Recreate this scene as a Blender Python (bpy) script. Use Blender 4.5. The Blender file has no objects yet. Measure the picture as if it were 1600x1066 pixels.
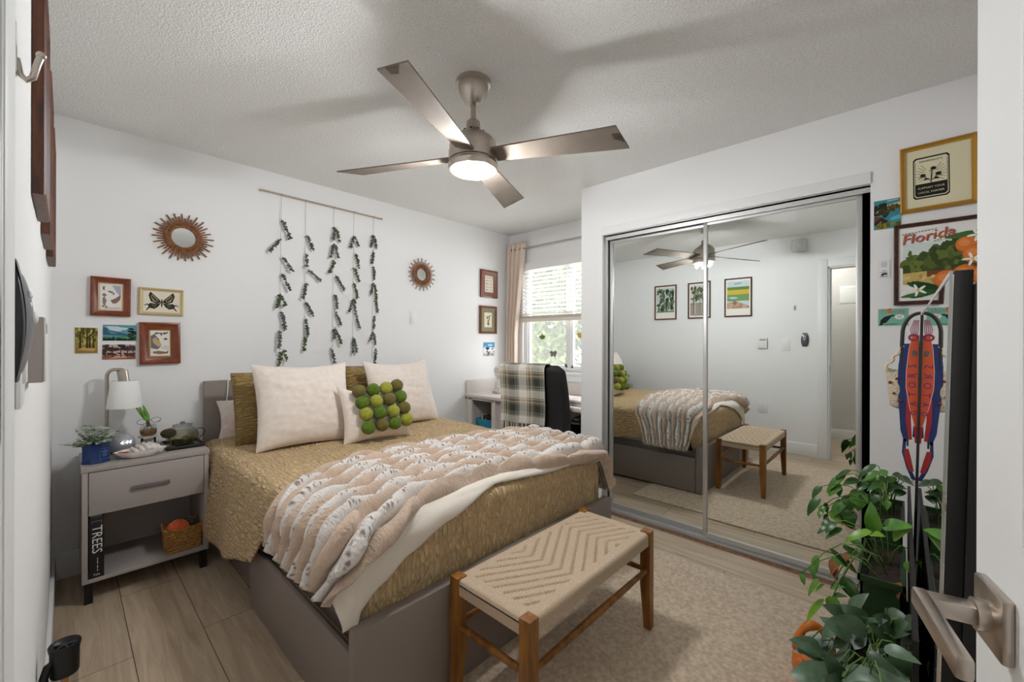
import bpy, bmesh, math, random
from mathutils import Vector, Matrix, noise
random.seed(7)
SC = bpy.context.scene
COL = SC.collection
PI = math.pi

# ------------------------------------------------------------------ camera, world, lights, exposure
F_PX, YAW, ROLL = 652.0, math.radians(46.9), math.radians(-0.14)
CAM = Vector((0.05, 0.0, 1.258))
cd = bpy.data.cameras.new('camera'); cam = bpy.data.objects.new('camera', cd); COL.objects.link(cam)
cd.sensor_fit = 'HORIZONTAL'; cd.sensor_width = 36.0; cd.lens = F_PX * 36.0 / 1600.0
cd.clip_start = 0.02; cd.clip_end = 200
_f = Vector((math.sin(YAW), math.cos(YAW), 0)); _r = Vector((math.cos(YAW), -math.sin(YAW), 0)); _u = Vector((0, 0, 1))
_r2 = math.cos(ROLL) * _r - math.sin(ROLL) * _u
_u2 = math.sin(ROLL) * _r + math.cos(ROLL) * _u
cam.matrix_world = Matrix(((_r2.x, _u2.x, -_f.x, CAM.x), (_r2.y, _u2.y, -_f.y, CAM.y), (_r2.z, _u2.z, -_f.z, CAM.z), (0, 0, 0, 1)))
SC.camera = cam

SC.view_settings.view_transform = 'Standard'
SC.view_settings.look = 'None'
SC.view_settings.exposure = 0.25
SC.view_settings.gamma = 1.0
SC.view_settings.use_curve_mapping = False

wd = bpy.data.worlds.new('sky'); SC.world = wd; wd.use_nodes = True
wn = wd.node_tree.nodes; wl = wd.node_tree.links
bg = wn['Background']; bg.inputs['Color'].default_value = (0.93, 0.97, 1.0, 1); bg.inputs['Strength'].default_value = 8.0

def area_light(name, loc, rot, sx, sy, power, col=(1, 1, 1), portal=False):
    l = bpy.data.lights.new(name, 'AREA'); l.shape = 'RECTANGLE'; l.size = sx; l.size_y = sy
    l.energy = power; l.color = col
    if portal: l.cycles.is_portal = True
    o = bpy.data.objects.new(name, l); COL.objects.link(o); o.location = loc; o.rotation_euler = rot
    return o
# the window opening guides the sky light in
area_light('window_portal', (3.66, 2.49, 1.5), (0, math.radians(90), 0), 1.2, 1.2, 1, portal=True)

def point_light(name, loc, power, radius, col):
    l = bpy.data.lights.new(name, 'POINT'); l.energy = power; l.shadow_soft_size = radius; l.color = col
    o = bpy.data.objects.new(name, l); COL.objects.link(o); o.location = loc
    return o
FAN_POWER, HALL_FILL_POWER = 38.0, 15.0

# ------------------------------------------------------------------ room measures (metres)
YH, XCL, XW, YC, H = 3.237, 2.788, 3.47, 1.825, 2.44      # bed wall, closet front, window wall, closet corner, ceiling

# ------------------------------------------------------------------ helpers
def lin(c):
    return tuple(((v / 255.0) / 12.92 if v / 255.0 <= 0.04045 else ((v / 255.0 + 0.055) / 1.055) ** 2.4) for v in c[:3]) + (1.0,)

_mats = {}
def mat(name, col, rough=0.5, metal=0.0, bump=None, var=None, sheen=0.0, spec=0.5, trans=0.0, ior=1.45, emis=None, coords='Object', aniso=None):
    """bump=(scale, strength, distance[, kind]); var=(colour2, scale, detail[, stretch xyz])"""
    if name in _mats: return _mats[name]
    m = bpy.data.materials.new(name); m.use_nodes = True
    nt = m.node_tree; n = nt.nodes; k = nt.links
    b = n['Principled BSDF']
    b.inputs['Base Color'].default_value = lin(col)
    b.inputs['Roughness'].default_value = rough; b.inputs['Metallic'].default_value = metal
    b.inputs['Specular IOR Level'].default_value = spec
    if sheen: b.inputs['Sheen Weight'].default_value = sheen; b.inputs['Sheen Roughness'].default_value = 0.6
    if trans: b.inputs['Transmission Weight'].default_value = trans; b.inputs['IOR'].default_value = ior
    if emis: b.inputs['Emission Color'].default_value = lin(emis[0]); b.inputs['Emission Strength'].default_value = emis[1]
    tc = None
    if bump or var:
        tc = n.new('ShaderNodeTexCoord')
    if var:
        mp = n.new('ShaderNodeMapping'); k.new(tc.outputs[coords], mp.inputs['Vector'])
        if len(var) > 3: mp.inputs['Scale'].default_value = var[3]
        tx = n.new('ShaderNodeTexNoise'); tx.inputs['Scale'].default_value = var[1]; tx.inputs['Detail'].default_value = var[2]
        k.new(mp.outputs['Vector'], tx.inputs['Vector'])
        rp = n.new('ShaderNodeValToRGB'); rp.color_ramp.elements[0].position = 0.35; rp.color_ramp.elements[1].position = 0.65
        rp.color_ramp.elements[0].color = lin(col); rp.color_ramp.elements[1].color = lin(var[0])
        k.new(tx.outputs['Fac'], rp.inputs['Fac']); k.new(rp.outputs['Color'], b.inputs['Base Color'])
    if bump:
        kind = bump[3] if len(bump) > 3 else 'noise'
        if kind == 'noise':
            tx = n.new('ShaderNodeTexNoise'); tx.inputs['Detail'].default_value = 4; o = 'Fac'
        elif kind == 'voronoi':
            tx = n.new('ShaderNodeTexVoronoi'); o = 'Distance'
        else:
            tx = n.new('ShaderNodeTexWave'); tx.inputs['Distortion'].default_value = 2.0; o = 'Fac'
        tx.inputs['Scale'].default_value = bump[0]
        k.new(tc.outputs[coords], tx.inputs['Vector'])
        bp = n.new('ShaderNodeBump'); bp.inputs['Strength'].default_value = bump[1]; bp.inputs['Distance'].default_value = bump[2]
        k.new(tx.outputs[o], bp.inputs['Height']); k.new(bp.outputs['Normal'], b.inputs['Normal'])
    _mats[name] = m
    return m

def flat(col, rough=0.75):
    return mat('ink_%d_%d_%d' % tuple(int(v) for v in col[:3]), col, rough, spec=0.25)

def glass_mat(name, tint=(255, 255, 255), gloss=0.12, rough=0.02):
    if name in _mats: return _mats[name]
    m = bpy.data.materials.new(name); m.use_nodes = True
    nt = m.node_tree; n = nt.nodes; k = nt.links
    n.remove(n['Principled BSDF']); out = n['Material Output']
    t = n.new('ShaderNodeBsdfTransparent'); t.inputs['Color'].default_value = lin(tint)
    g = n.new('ShaderNodeBsdfGlossy'); g.inputs['Roughness'].default_value = rough
    lw = n.new('ShaderNodeLayerWeight'); lw.inputs['Blend'].default_value = 0.5
    pw = n.new('ShaderNodeMath'); pw.operation = 'POWER'; pw.inputs[1].default_value = 4.0; k.new(lw.outputs['Facing'], pw.inputs[0])
    ml = n.new('ShaderNodeMath'); ml.operation = 'MULTIPLY_ADD'; ml.inputs[1].default_value = 0.55; ml.inputs[2].default_value = gloss * 0.25; k.new(pw.outputs[0], ml.inputs[0])
    mx = n.new('ShaderNodeMixShader')
    k.new(ml.outputs[0], mx.inputs['Fac']); k.new(t.outputs[0], mx.inputs[1]); k.new(g.outputs[0], mx.inputs[2])
    k.new(mx.outputs[0], out.inputs['Surface'])
    _mats[name] = m
    return m

class MB:
    """collects shapes into one mesh"""
    def __init__(s, M=None):
        s.bm = bmesh.new(); s.mats = []; s.mi = 0; s.M = M; s.uvl = None; s.attr = None
    def use(s, m):
        if m not in s.mats: s.mats.append(m)
        s.mi = s.mats.index(m); return s
    def v(s, p):
        p = Vector(p)
        return s.bm.verts.new(s.M @ p if s.M else p)
    def f(s, vs):
        try:
            fc = s.bm.faces.new(vs); fc.material_index = s.mi; fc.smooth = True; return fc
        except ValueError:
            return None
    def poly(s, pts):
        return s.f([s.v(p) for p in pts])
    def box(s, x0, x1, y0, y1, z0, z1, bev=0.0, seg=2):
        vs = [s.v((x, y, z)) for x in (x0, x1) for y in (y0, y1) for z in (z0, z1)]
        fs = [s.f([vs[i] for i in q]) for q in ((0, 1, 3, 2), (4, 6, 7, 5), (0, 4, 5, 1), (2, 3, 7, 6), (0, 2, 6, 4), (1, 5, 7, 3))]
        if bev:
            es = set(e for f in fs for e in f.edges)
            r = bmesh.ops.bevel(s.bm, geom=list(es), offset=bev, segments=seg, profile=0.5, affect='EDGES')
            for f in r['faces']: f.material_index = s.mi; f.smooth = True
        return s
    def cyl(s, p0, p1, r0, r1=None, seg=20, caps=True):
        return s.tube([p0, p1], [r0, r0 if r1 is None else r1], seg, caps=caps)
    def tube(s, pts, r, seg=8, closed=False, caps=True):
        pts = [Vector(p) for p in pts]; n = len(pts)
        rs = r if isinstance(r, (list, tuple)) else [r] * n
        rings = []; nrm = None
        for i, p in enumerate(pts):
            if closed: t = pts[(i + 1) % n] - pts[i - 1]
            else: t = pts[min(i + 1, n - 1)] - pts[max(i - 1, 0)]
            if t.length < 1e-9: t = Vector((0, 0, 1))
            t.normalize()
            if nrm is None:
                nrm = Vector((0, 0, 1)) if abs(t.z) < 0.9 else Vector((1, 0, 0))
            nrm = (nrm - t * nrm.dot(t))
            if nrm.length < 1e-6: nrm = t.orthogonal()
            nrm.normalize(); b = t.cross(nrm)
            rings.append([s.v(p + (nrm * math.cos(a) + b * math.sin(a)) * rs[i]) for a in [2 * PI * j / seg for j in range(seg)]])
        m = n if closed else n - 1
        for i in range(m):
            A, B = rings[i], rings[(i + 1) % n]
            for j in range(seg): s.f([A[j], A[(j + 1) % seg], B[(j + 1) % seg], B[j]])
        if caps and not closed:
            s.f(rings[0][::-1]); s.f(rings[-1])
        return s
    def lathe(s, prof, c=(0, 0, 0), seg=32, sx=1.0, sy=1.0, fn=None):
        c = Vector(c); rings = []
        for r, z in prof:
            if r < 1e-6: rings.append([s.v(c + Vector((0, 0, z)))])
            else:
                rings.append([s.v(c + Vector((r * sx * math.cos(a) * (fn(a) if fn else 1), r * sy * math.sin(a) * (fn(a) if fn else 1), z))) for a in [2 * PI * j / seg for j in range(seg)]])
        for A, B in zip(rings[:-1], rings[1:]):
            for j in range(seg):
                a0, a1 = A[j % len(A)], A[(j + 1) % len(A)]; b0, b1 = B[j % len(B)], B[(j + 1) % len(B)]
                q = []
                for w in (a0, a1, b1, b0):
                    if w not in q: q.append(w)
                if len(q) > 2: s.f(q)
        return s
    def ball(s, c, r, seg=16, rings=10, sc=(1, 1, 1), fn=None):
        c = Vector(c); R = []
        for i in range(rings + 1):
            t = PI * i / rings
            row = []
            for j in range(seg):
                a = 2 * PI * j / seg
                d = Vector((math.sin(t) * math.cos(a), math.sin(t) * math.sin(a), math.cos(t)))
                q = r * (fn(d) if fn else 1.0)
                row.append(c + Vector((d.x * q * sc[0], d.y * q * sc[1], d.z * q * sc[2])))
                if i in (0, rings): break
            R.append([s.v(p) for p in row])
        for A, B in zip(R[:-1], R[1:]):
            for j in range(seg):
                q = []
                for w in (A[j % len(A)], B[j % len(B)], B[(j + 1) % len(B)], A[(j + 1) % len(A)]):
                    if w not in q: q.append(w)
                if len(q) > 2: s.f(q)
        return s
    def prism(s, pts, y0, y1):
        """outline in local x,z pulled from y0 to y1"""
        a = [s.v((p[0], y0, p[1])) for p in pts]; b = [s.v((p[0], y1, p[1])) for p in pts]
        n = len(pts); s.f(a); s.f(b[::-1])
        for i in range(n): s.f([a[i], b[i], b[(i + 1) % n], a[(i + 1) % n]])
        return s
    def grid(s, fn, nu, nv, cu=False, uv=None, at=None):
        """fn(i/nu, j/nv) -> point; at -> float attribute 'band'"""
        if uv and s.uvl is None: s.uvl = s.bm.loops.layers.uv.new('UVMap')
        if at and s.attr is None: s.attr = s.bm.verts.layers.float.new('band')
        V = [[s.v(fn(i / nu, j / nv)) for j in range(nv + 1)] for i in range(nu + (0 if cu else 1))]
        if at:
            for i, row in enumerate(V):
                for j, w in enumerate(row): w[s.attr] = at(i / nu, j / nv)
        N = len(V)
        for i in range(nu):
            for j in range(nv):
                ii = (i + 1) % N
                fc = s.f([V[i][j], V[ii][j], V[ii][j + 1], V[i][j + 1]])
                if fc and uv:
                    for lp, (a, b) in zip(fc.loops, ((i, j), (i + 1, j), (i + 1, j + 1), (i, j + 1))):
                        lp[s.uvl].uv = uv(a / nu, b / nv)
        return V
    def text(s, txt, size, x, z, y, align='CENTER', shear=0.0, rot=0.0, extrude=0.0):
        """lettering standing in local x,z facing -y"""
        cu = bpy.data.curves.new('t', 'FONT'); cu.body = txt; cu.size = size; cu.align_x = align; cu.align_y = 'CENTER'
        cu.shear = shear; cu.resolution_u = 2; cu.extrude = extrude
        ob = bpy.data.objects.new('t', cu); COL.objects.link(ob)
        dg = bpy.context.evaluated_depsgraph_get(); me = bpy.data.meshes.new_from_object(ob.evaluated_get(dg))
        c, sn = math.cos(rot), math.sin(rot)
        vs = [s.v((x + w.co.x * c - w.co.y * sn, y - w.co.z, z + w.co.x * sn + w.co.y * c)) for w in me.vertices]
        for p in me.polygons: s.f([vs[i] for i in p.vertices])
        bpy.data.objects.remove(ob); bpy.data.curves.remove(cu); bpy.data.meshes.remove(me)
        return s
    def build(s, name, mats=None, parent=None, angle=40, world=True):
        bm = s.bm
        bmesh.ops.remove_doubles(bm, verts=bm.verts, dist=1e-6)
        bmesh.ops.recalc_face_normals(bm, faces=bm.faces)
        me = bpy.data.meshes.new(name); bm.to_mesh(me); bm.free()
        ms = s.mats if s.mats else (mats if isinstance(mats, (list, tuple)) else [mats])
        for m in ms: me.materials.append(m)
        if angle < 180: me.set_sharp_from_angle(angle=math.radians(angle))
        o = bpy.data.objects.new(name, me); COL.objects.link(o)
        if parent:
            o.parent = parent
            if parent.type == 'EMPTY':
                o.matrix_parent_inverse = Matrix.LocRotScale(parent.location, parent.rotation_euler, None).inverted()
            elif parent.parent is None:
                o.matrix_parent_inverse = Matrix.Translation(-parent.location)
        else:
            xs = [w.co for w in me.vertices]
            c = Vector(((min(w.x for w in xs) + max(w.x for w in xs)) / 2, (min(w.y for w in xs) + max(w.y for w in xs)) / 2, min(w.z for w in xs)))
            me.transform(Matrix.Translation(-c)); o.location = c
        return o

def tag(o, label, cat, group=None, kind=None):
    o['label'] = label; o['category'] = cat
    if group: o['group'] = group
    if kind: o['kind'] = kind
    return o
def thing(name, label, cat, loc, group=None):
    o = bpy.data.objects.new(name, None); COL.objects.link(o); o.location = loc; o.empty_display_size = 0.05
    return tag(o, label, cat, group)
def struct(mb, name, m, label=None, angle=30):
    o = mb.build(name, m, angle=angle); o['kind'] = 'structure'
    if label: o['label'] = label
    return o
def wallM(kind, a, z, off=0.0):
    """frame on a wall: local x to the right, z up, -y out into the room"""
    if kind == 'head': R = ((1, 0, 0, a), (0, 1, 0, YH - off), (0, 0, 1, z))
    elif kind == 'closet': R = ((0, 1, 0, XCL - off), (-1, 0, 0, a), (0, 0, 1, z))
    elif kind == 'left': R = ((0, -1, 0, off), (1, 0, 0, a), (0, 0, 1, z))
    else: R = ((0, 1, 0, XW - off), (-1, 0, 0, a), (0, 0, 1, z))
    return Matrix(R + ((0, 0, 0, 1),))
def rnd(a, b): return random.uniform(a, b)
def nz(x, y, z=0.0): return noise.noise(Vector((x, y, z)))
def lerp(pts, x):
    if x <= pts[0][0]: return pts[0][1]
    for (a, b), (c, d) in zip(pts[:-1], pts[1:]):
        if x <= c:
            t = (x - a) / (c - a); t = t * t * (3 - 2 * t) * 0.5 + t * 0.5
            return b + (d - b) * t
    return pts[-1][1]
# ------------------------------------------------------------------ materials
WALL = mat('wall_paint', (240, 239, 238), 0.85, bump=(140, 0.05, 0.002))
TRIM = mat('trim_paint', (238, 238, 237), 0.45)
CEIL = mat('popcorn_ceiling', (246, 245, 243), 0.95, bump=(140, 0.55, 0.008, 'voronoi'), var=((232, 231, 228), 130, 3))
DARKIN = mat('closet_shade', (40, 36, 34), 0.9)  # shade of the closet interior put into the colour
METAL = mat('brushed_nickel', (190, 180, 170), 0.32, 1.0, bump=(200, 0.05, 0.001))
CHROME = mat('satin_chrome', (205, 203, 200), 0.22, 1.0)
ALU = mat('aluminium_trim', (205, 204, 202), 0.4, 0.7)
BLACK = mat('black_plastic', (22, 22, 23), 0.4)
BLACKM = mat('black_metal', (24, 23, 23), 0.5, 0.3)
WHITEP = mat('white_plastic', (236, 236, 234), 0.4)
GREY = mat('grey_laminate', (172, 163, 158), 0.55)
GREYB = mat('bed_grey', (140, 128, 121), 0.5)
MIRROR = mat('mirror_glass', (236, 240, 238), 0.0, 1.0)
GLASS = glass_mat('clear_glass')
CLEAR = glass_mat('jar_glass', (238, 243, 240), 0.3)

def floor_mat():
    m = bpy.data.materials.new('plank_floor'); m.use_nodes = True
    nt = m.node_tree; n = nt.nodes; k = nt.links; b = n['Principled BSDF']
    tc = n.new('ShaderNodeTexCoord'); sp = n.new('ShaderNodeSeparateXYZ'); cb = n.new('ShaderNodeCombineXYZ')
    k.new(tc.outputs['Object'], sp.inputs[0])
    ax = n.new('ShaderNodeMath'); ax.operation = 'ADD'; ax.inputs[1].default_value = FLX
    ay = n.new('ShaderNodeMath'); ay.operation = 'ADD'; ay.inputs[1].default_value = FLY
    k.new(sp.outputs['X'], ax.inputs[0]); k.new(sp.outputs['Y'], ay.inputs[0])
    k.new(ay.outputs[0], cb.inputs['X']); k.new(ax.outputs[0], cb.inputs['Y'])
    br = n.new('ShaderNodeTexBrick'); br.offset = 0.37; br.offset_frequency = 2
    br.inputs['Scale'].default_value = 1.0; br.inputs['Brick Width'].default_value = 1.52; br.inputs['Row Height'].default_value = 0.228
    br.inputs['Mortar Size'].default_value = 0.0016; br.inputs['Mortar Smooth'].default_value = 0.3; br.inputs['Bias'].default_value = 0.0
    br.inputs['Color1'].default_value = (0.25, 0.25, 0.25, 1); br.inputs['Color2'].default_value = (0.8, 0.8, 0.8, 1); br.inputs['Mortar'].default_value = (0, 0, 0, 1)
    k.new(cb.outputs[0], br.inputs['Vector'])
    mp = n.new('ShaderNodeMapping'); mp.inputs['Scale'].default_value = (1.3, 16, 1); k.new(cb.outputs[0], mp.inputs['Vector'])
    adds = n.new('ShaderNodeVectorMath'); adds.operation = 'MULTIPLY_ADD'; adds.inputs[1].default_value = (9, 9, 9)
    k.new(br.outputs['Color'], adds.inputs[0]); k.new(mp.outputs[0], adds.inputs[2])
    g = n.new('ShaderNodeTexNoise'); g.inputs['Scale'].default_value = 1.6; g.inputs['Detail'].default_value = 7; g.inputs['Roughness'].default_value = 0.62; g.inputs['Distortion'].default_value = 1.1
    k.new(adds.outputs[0], g.inputs['Vector'])
    rp = n.new('ShaderNodeValToRGB'); e = rp.color_ramp.elements
    e[0].position = 0.28; e[0].color = lin((172, 151, 126)); e[1].position = 0.72; e[1].color = lin((216, 196, 171))
    k.new(g.outputs['Fac'], rp.inputs['Fac'])
    hs = n.new('ShaderNodeHueSaturation'); k.new(rp.outputs['Color'], hs.inputs['Color'])
    mr = n.new('ShaderNodeMapRange'); mr.inputs['To Min'].default_value = 0.86; mr.inputs['To Max'].default_value = 1.08
    k.new(br.outputs['Color'], mr.inputs['Value']); k.new(mr.outputs[0], hs.inputs['Value'])
    mx = n.new('ShaderNodeMix'); mx.data_type = 'RGBA'; mx.inputs['B'].default_value = lin((70, 60, 52))
    k.new(br.outputs['Fac'], mx.inputs['Factor']); k.new(hs.outputs['Color'], mx.inputs['A']); k.new(mx.outputs['Result'], b.inputs['Base Color'])
    b.inputs['Roughness'].default_value = 0.42; b.inputs['Specular IOR Level'].default_value = 0.35
    bp = n.new('ShaderNodeBump'); bp.inputs['Strength'].default_value = 0.15; bp.inputs['Distance'].default_value = 0.002
    k.new(g.outputs['Fac'], bp.inputs['Height']); k.new(bp.outputs['Normal'], b.inputs['Normal'])
    return m

# ------------------------------------------------------------------ the room
def sbox(name, m, *dims, bev=0.0, label=None):
    return struct(MB().box(*dims, bev=bev), name, m, label)

FL_X0, FL_X1, FL_Y0, FL_Y1 = -1.35, 3.62, -1.6, 3.35
FLX = (FL_X0 + FL_X1) / 2 - 0.007 + 0.228 * 8
FLY = (FL_Y0 + FL_Y1) / 2 - 2.79 + 1.52 * 6
sbox('floor', floor_mat(), FL_X0, FL_X1, FL_Y0, FL_Y1, -0.1, 0.0)
sbox('ceiling', CEIL, FL_X0, FL_X1, FL_Y0, FL_Y1, H, H + 0.1)
sbox('wall_back', WALL, -0.11, XW + 0.14, YH, YH + 0.11, 0, H)
D0, D1, DZ = -0.245, 0.585, 2.06            # doorway in the left wall
mb = MB(); mb.box(-0.11, 0, D1, YH, 0, H); mb.box(-0.11, 0, D0, D1, DZ, H); mb.box(-0.11, 0, -0.43, D0, 0, H)
struct(mb, 'wall_left', WALL)
mb = MB(); WY0, WY1, WZ0, WZ1 = 1.93, 3.04, 0.95, 2.06
mb.box(XW, XW + 0.14, -0.43, WY0, 0, H); mb.box(XW, XW + 0.14, WY1, YH, 0, H); mb.box(XW, XW + 0.14, WY0, WY1, 0, WZ0); mb.box(XW, XW + 0.14, WY0, WY1, WZ1, H)
struct(mb, 'wall_right', WALL)
CY0, CY1, CZ = 0.118, 1.63, 2.05            # closet opening
mb = MB(); mb.box(XCL, XCL + 0.1, CY1, YC, 0, H); mb.box(XCL, XCL + 0.1, CY0, CY1, CZ, H); mb.box(XCL, XCL + 0.1, -0.43, CY0, 0, H); mb.box(XCL + 0.1, XW, YC - 0.1, YC, 0, H)
struct(mb, 'wall_closet', WALL)
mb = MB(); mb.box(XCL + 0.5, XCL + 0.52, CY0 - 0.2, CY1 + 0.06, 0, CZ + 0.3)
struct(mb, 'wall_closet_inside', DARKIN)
sbox('wall_front', WALL, -0.11, XW + 0.14, -0.54, -0.43, 0, H)
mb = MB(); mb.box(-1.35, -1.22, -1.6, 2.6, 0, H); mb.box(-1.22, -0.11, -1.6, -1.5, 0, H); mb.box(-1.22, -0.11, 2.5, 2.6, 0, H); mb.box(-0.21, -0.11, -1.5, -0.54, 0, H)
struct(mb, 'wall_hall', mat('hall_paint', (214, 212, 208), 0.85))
# skirting
sbox('baseboard_back', TRIM, 0.0, XW, YH - 0.015, YH, 0, 0.134, bev=0.004)
sbox('baseboard_left', TRIM, 0.0, 0.015, D1 + 0.085, YH - 0.015, 0, 0.134, bev=0.004)
sbox('baseboard_closet', TRIM, XCL - 0.014, XCL, CY1 + 0.01, YC + 0.014, 0, 0.134, bev=0.004)
sbox('baseboard_hall', TRIM, -1.22, -1.205, -1.5, 2.5, 0, 0.134, bev=0.004)
# doorway casing and jamb
mb = MB()
mb.box(0, 0.014, D1, D1 + 0.085, 0, DZ + 0.085, bev=0.005); mb.box(0, 0.014, D0 - 0.085, D1, DZ, DZ + 0.085, bev=0.005); mb.box(0, 0.014, D0 - 0.085, D0, 0, DZ, bev=0.005)
struct(mb, 'trim_1', TRIM, 'white casing around the bedroom doorway')
mb = MB()
mb.box(-0.12, 0.0, D1 - 0.014, D1 - 0.0005, 0, DZ); mb.box(-0.12, 0.0, D0, D0 + 0.012, 0, DZ); mb.box(-0.12, 0, D0, D1, DZ - 0.014, DZ - 0.0005)
mb.box(-0.075, -0.04, D1 - 0.026, D1 - 0.014, 0, DZ)
struct(mb, 'trim_2', TRIM, 'white door jamb lining the doorway')
tag(MB().use(CHROME).box(-0.035, -0.006, D1 - 0.017, D1 - 0.0135, 0.93, 1.0).build('strike_plate'), 'small metal strike plate on the white doorway jamb', 'strike plate')
# closet header fascia, side channel, track
mb = MB(); mb.box(XCL - 0.012, XCL, CY0 - 0.002, CY1 + 0.012, 2.045, 2.105, bev=0.003); struct(mb, 'trim_3', TRIM, 'flat white header board above the mirrored closet doors')
mb = MB(); mb.box(XCL - 0.006, XCL + 0.09, CY1 - 0.004, CY1 + 0.006, 0, 2.045); mb.box(XCL + 0.03, XCL + 0.045, CY1 - 0.018, CY1 - 0.004, 0, 2.045)
struct(mb, 'trim_4', ALU, 'metal side channel of the closet opening')
mb = MB(); mb.box(XCL - 0.012, XCL + 0.085, CY0, CY1 - 0.02, 0, 0.010); 
for dx in (-0.012, 0.008, 0.050, 0.072): mb.box(XCL + dx, XCL + dx + 0.006, CY0, CY1 - 0.02, 0.008, 0.022)
struct(mb, 'trim_5', ALU, 'metal floor track of the sliding closet doors')
mb = MB(); mb.box(XCL, XCL + 0.09, CY0, CY1 - 0.02, 2.03, 2.045); mb.box(XCL + 0.0, XCL + 0.004, CY0, CY1 - 0.02, 2.005, 2.04)
struct(mb, 'trim_6', ALU, 'metal top track of the sliding closet doors')
sbox('trim_7', mat('rust_strip', (120, 74, 48), 0.7, var=((150, 112, 84), 30, 4)), XCL - 0.034, XCL - 0.014, CY0, CY1, 0, 0.006, label='worn brown strip along the closet floor track')

def mirror_door(label, x, y0, y1, tilt=0.0):
    t = thing('mirrored_closet_door', label, 'closet door', (x, (y0 + y1) / 2, 0.022), 'mirrored sliding closet doors')
    z0, z1 = 0.024, 2.012
    q = MB(); q.box(x - 0.011, x + 0.011, y0, y0 + 0.024, z0, z1, bev=0.003); q.box(x - 0.011, x + 0.011, y1 - 0.024, y1, z0, z1, bev=0.003)
    q.box(x - 0.009, x + 0.011, y0 + 0.024, y1 - 0.024, z0, z0 + 0.030); q.box(x - 0.009, x + 0.011, y0 + 0.024, y1 - 0.024, z1 - 0.022, z1)
    q.build('door_frame', ALU, t)
    MB().box(x + 0.0, x + 0.004, y0 + 0.02, y1 - 0.02, z0 + 0.02, z1 - 0.01).build('mirror_panel', MIRROR, t)
mirror_door('left mirrored sliding closet door, set on the rear track', XCL + 0.058, 0.872, 1.605)
mirror_door('right mirrored sliding closet door, next to the dark gap', XCL + 0.026, 0.150, 0.922)

# bedroom door, standing open
DOOR_A = math.radians(12.4); HINGE = Vector((0.016, -0.232, 0))
DM = Matrix.Translation(HINGE) @ Matrix.Rotation(DOOR_A, 4, 'Z')     # local x along the leaf, +y = face towards the room
DW, DTH = 0.785, 0.035
mb = MB(DM); mb.use(TRIM).box(0, DW, -DTH, 0, 0.012, 2.04, bev=0.002)
for (z0, z1) in ((0.22, 0.86), (1.06, 1.90)):
    ring = [(0.115, z0), (DW - 0.115, z0), (DW - 0.115, z1), (0.115, z1)]
    for (a, b) in zip(ring, ring[1:] + ring[:1]):
        mb.tube([(a[0], 0.001, a[1]), (b[0], 0.001, b[1])], 0.006, 6)
door = mb.build('door_1', TRIM, angle=30); door['kind'] = 'structure'; door['label'] = 'white open bedroom door with lever handle'
LZ, LD = 0.965, DW - 0.058
hd = MB(DM); hd.use(METAL)
hd.box(LD - 0.033, LD + 0.033, 0.0, 0.010, LZ - 0.033, LZ + 0.033, bev=0.003)
hd.cyl((LD, 0.009, LZ), (LD, 0.020, LZ), 0.016, seg=24)
hd.box(LD - 0.011, LD + 0.011, 0.018, 0.066, LZ - 0.010, LZ + 0.010, bev=0.004)
hd.box(LD - 0.118, LD + 0.011, 0.054, 0.068, LZ - 0.011, LZ + 0.011, bev=0.004)
hd.cyl((LD + 0.0112, 0.036, LZ), (LD + 0.0116, 0.036, LZ), 0.002, seg=10)
hb = hd.build('door_handle', METAL, door)
hn = MB(DM)
for z in (0.25, 1.03, 1.82): hn.cyl((-0.006, -0.003, z - 0.045), (-0.006, -0.003, z + 0.045), 0.006, seg=10)
hn.build('hinge', METAL, door)

# window
mb = MB(); fx0, fx1 = XW + 0.03, XW + 0.09; WHT = mat('window_vinyl', (240, 240, 240), 0.35)
for (y0, y1, z0, z1) in ((WY0, WY0 + 0.045, WZ0, WZ1), (WY1 - 0.045, WY1, WZ0, WZ1), (WY0, WY1, WZ0, WZ0 + 0.04), (WY0, WY1, WZ1 - 0.04, WZ1)):
    mb.box(fx0, fx1, y0, y1, z0, z1, bev=0.003)
mb.box(fx0 + 0.005, fx1 - 0.005, 2.425, 2.468, WZ0 + 0.03, WZ1 - 0.03, bev=0.003)
for (y0, y1) in ((WY0 + 0.045, 2.425), (2.468, WY1 - 0.045)):
    for (a, b, z0, z1) in ((y0, y0 + 0.02, 0.99, 2.02), (y1 - 0.02, y1, 0.99, 2.02), (y0, y1, 0.99, 1.01)):
        mb.box(fx0 + 0.012, fx1 - 0.012, a, b, z0, z1)
w = struct(mb, 'window_1', WHT, 'white vinyl sliding window behind the desk')
for (y0, y1) in ((WY0 + 0.06, 2.44), (2.455, WY1 - 0.06)):
    MB().box(XW + 0.058, XW + 0.062, y0, y1, 1.0, 2.03).build('window_pane', GLASS, w)
mb = MB(); mb.box(XW - 0.02, XW + 0.03, WY0 - 0.02, WY1 + 0.02, WZ0 - 0.03, WZ0, bev=0.004); mb.box(XW - 0.008, XW, WY0 - 0.0, WY1 + 0.0, WZ0 - 0.095, WZ0 - 0.03, bev=0.003)
struct(mb, 'trim_8', TRIM, 'white window sill above the desk')
def screen_mat():
    m = bpy.data.materials.new('insect_screen'); m.use_nodes = True
    nt = m.node_tree; n = nt.nodes; k = nt.links; n.remove(n['Principled BSDF'])
    t_ = n.new('ShaderNodeBsdfTransparent'); d_ = n.new('ShaderNodeBsdfTranslucent'); d_.inputs['Color'].default_value = lin((170, 170, 165))
    x_ = n.new('ShaderNodeMixShader'); x_.inputs['Fac'].default_value = 0.22
    k.new(t_.outputs[0], x_.inputs[1]); k.new(d_.outputs[0], x_.inputs[2]); k.new(x_.outputs[0], n['Material Output'].inputs['Surface'])
    return m
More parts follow.
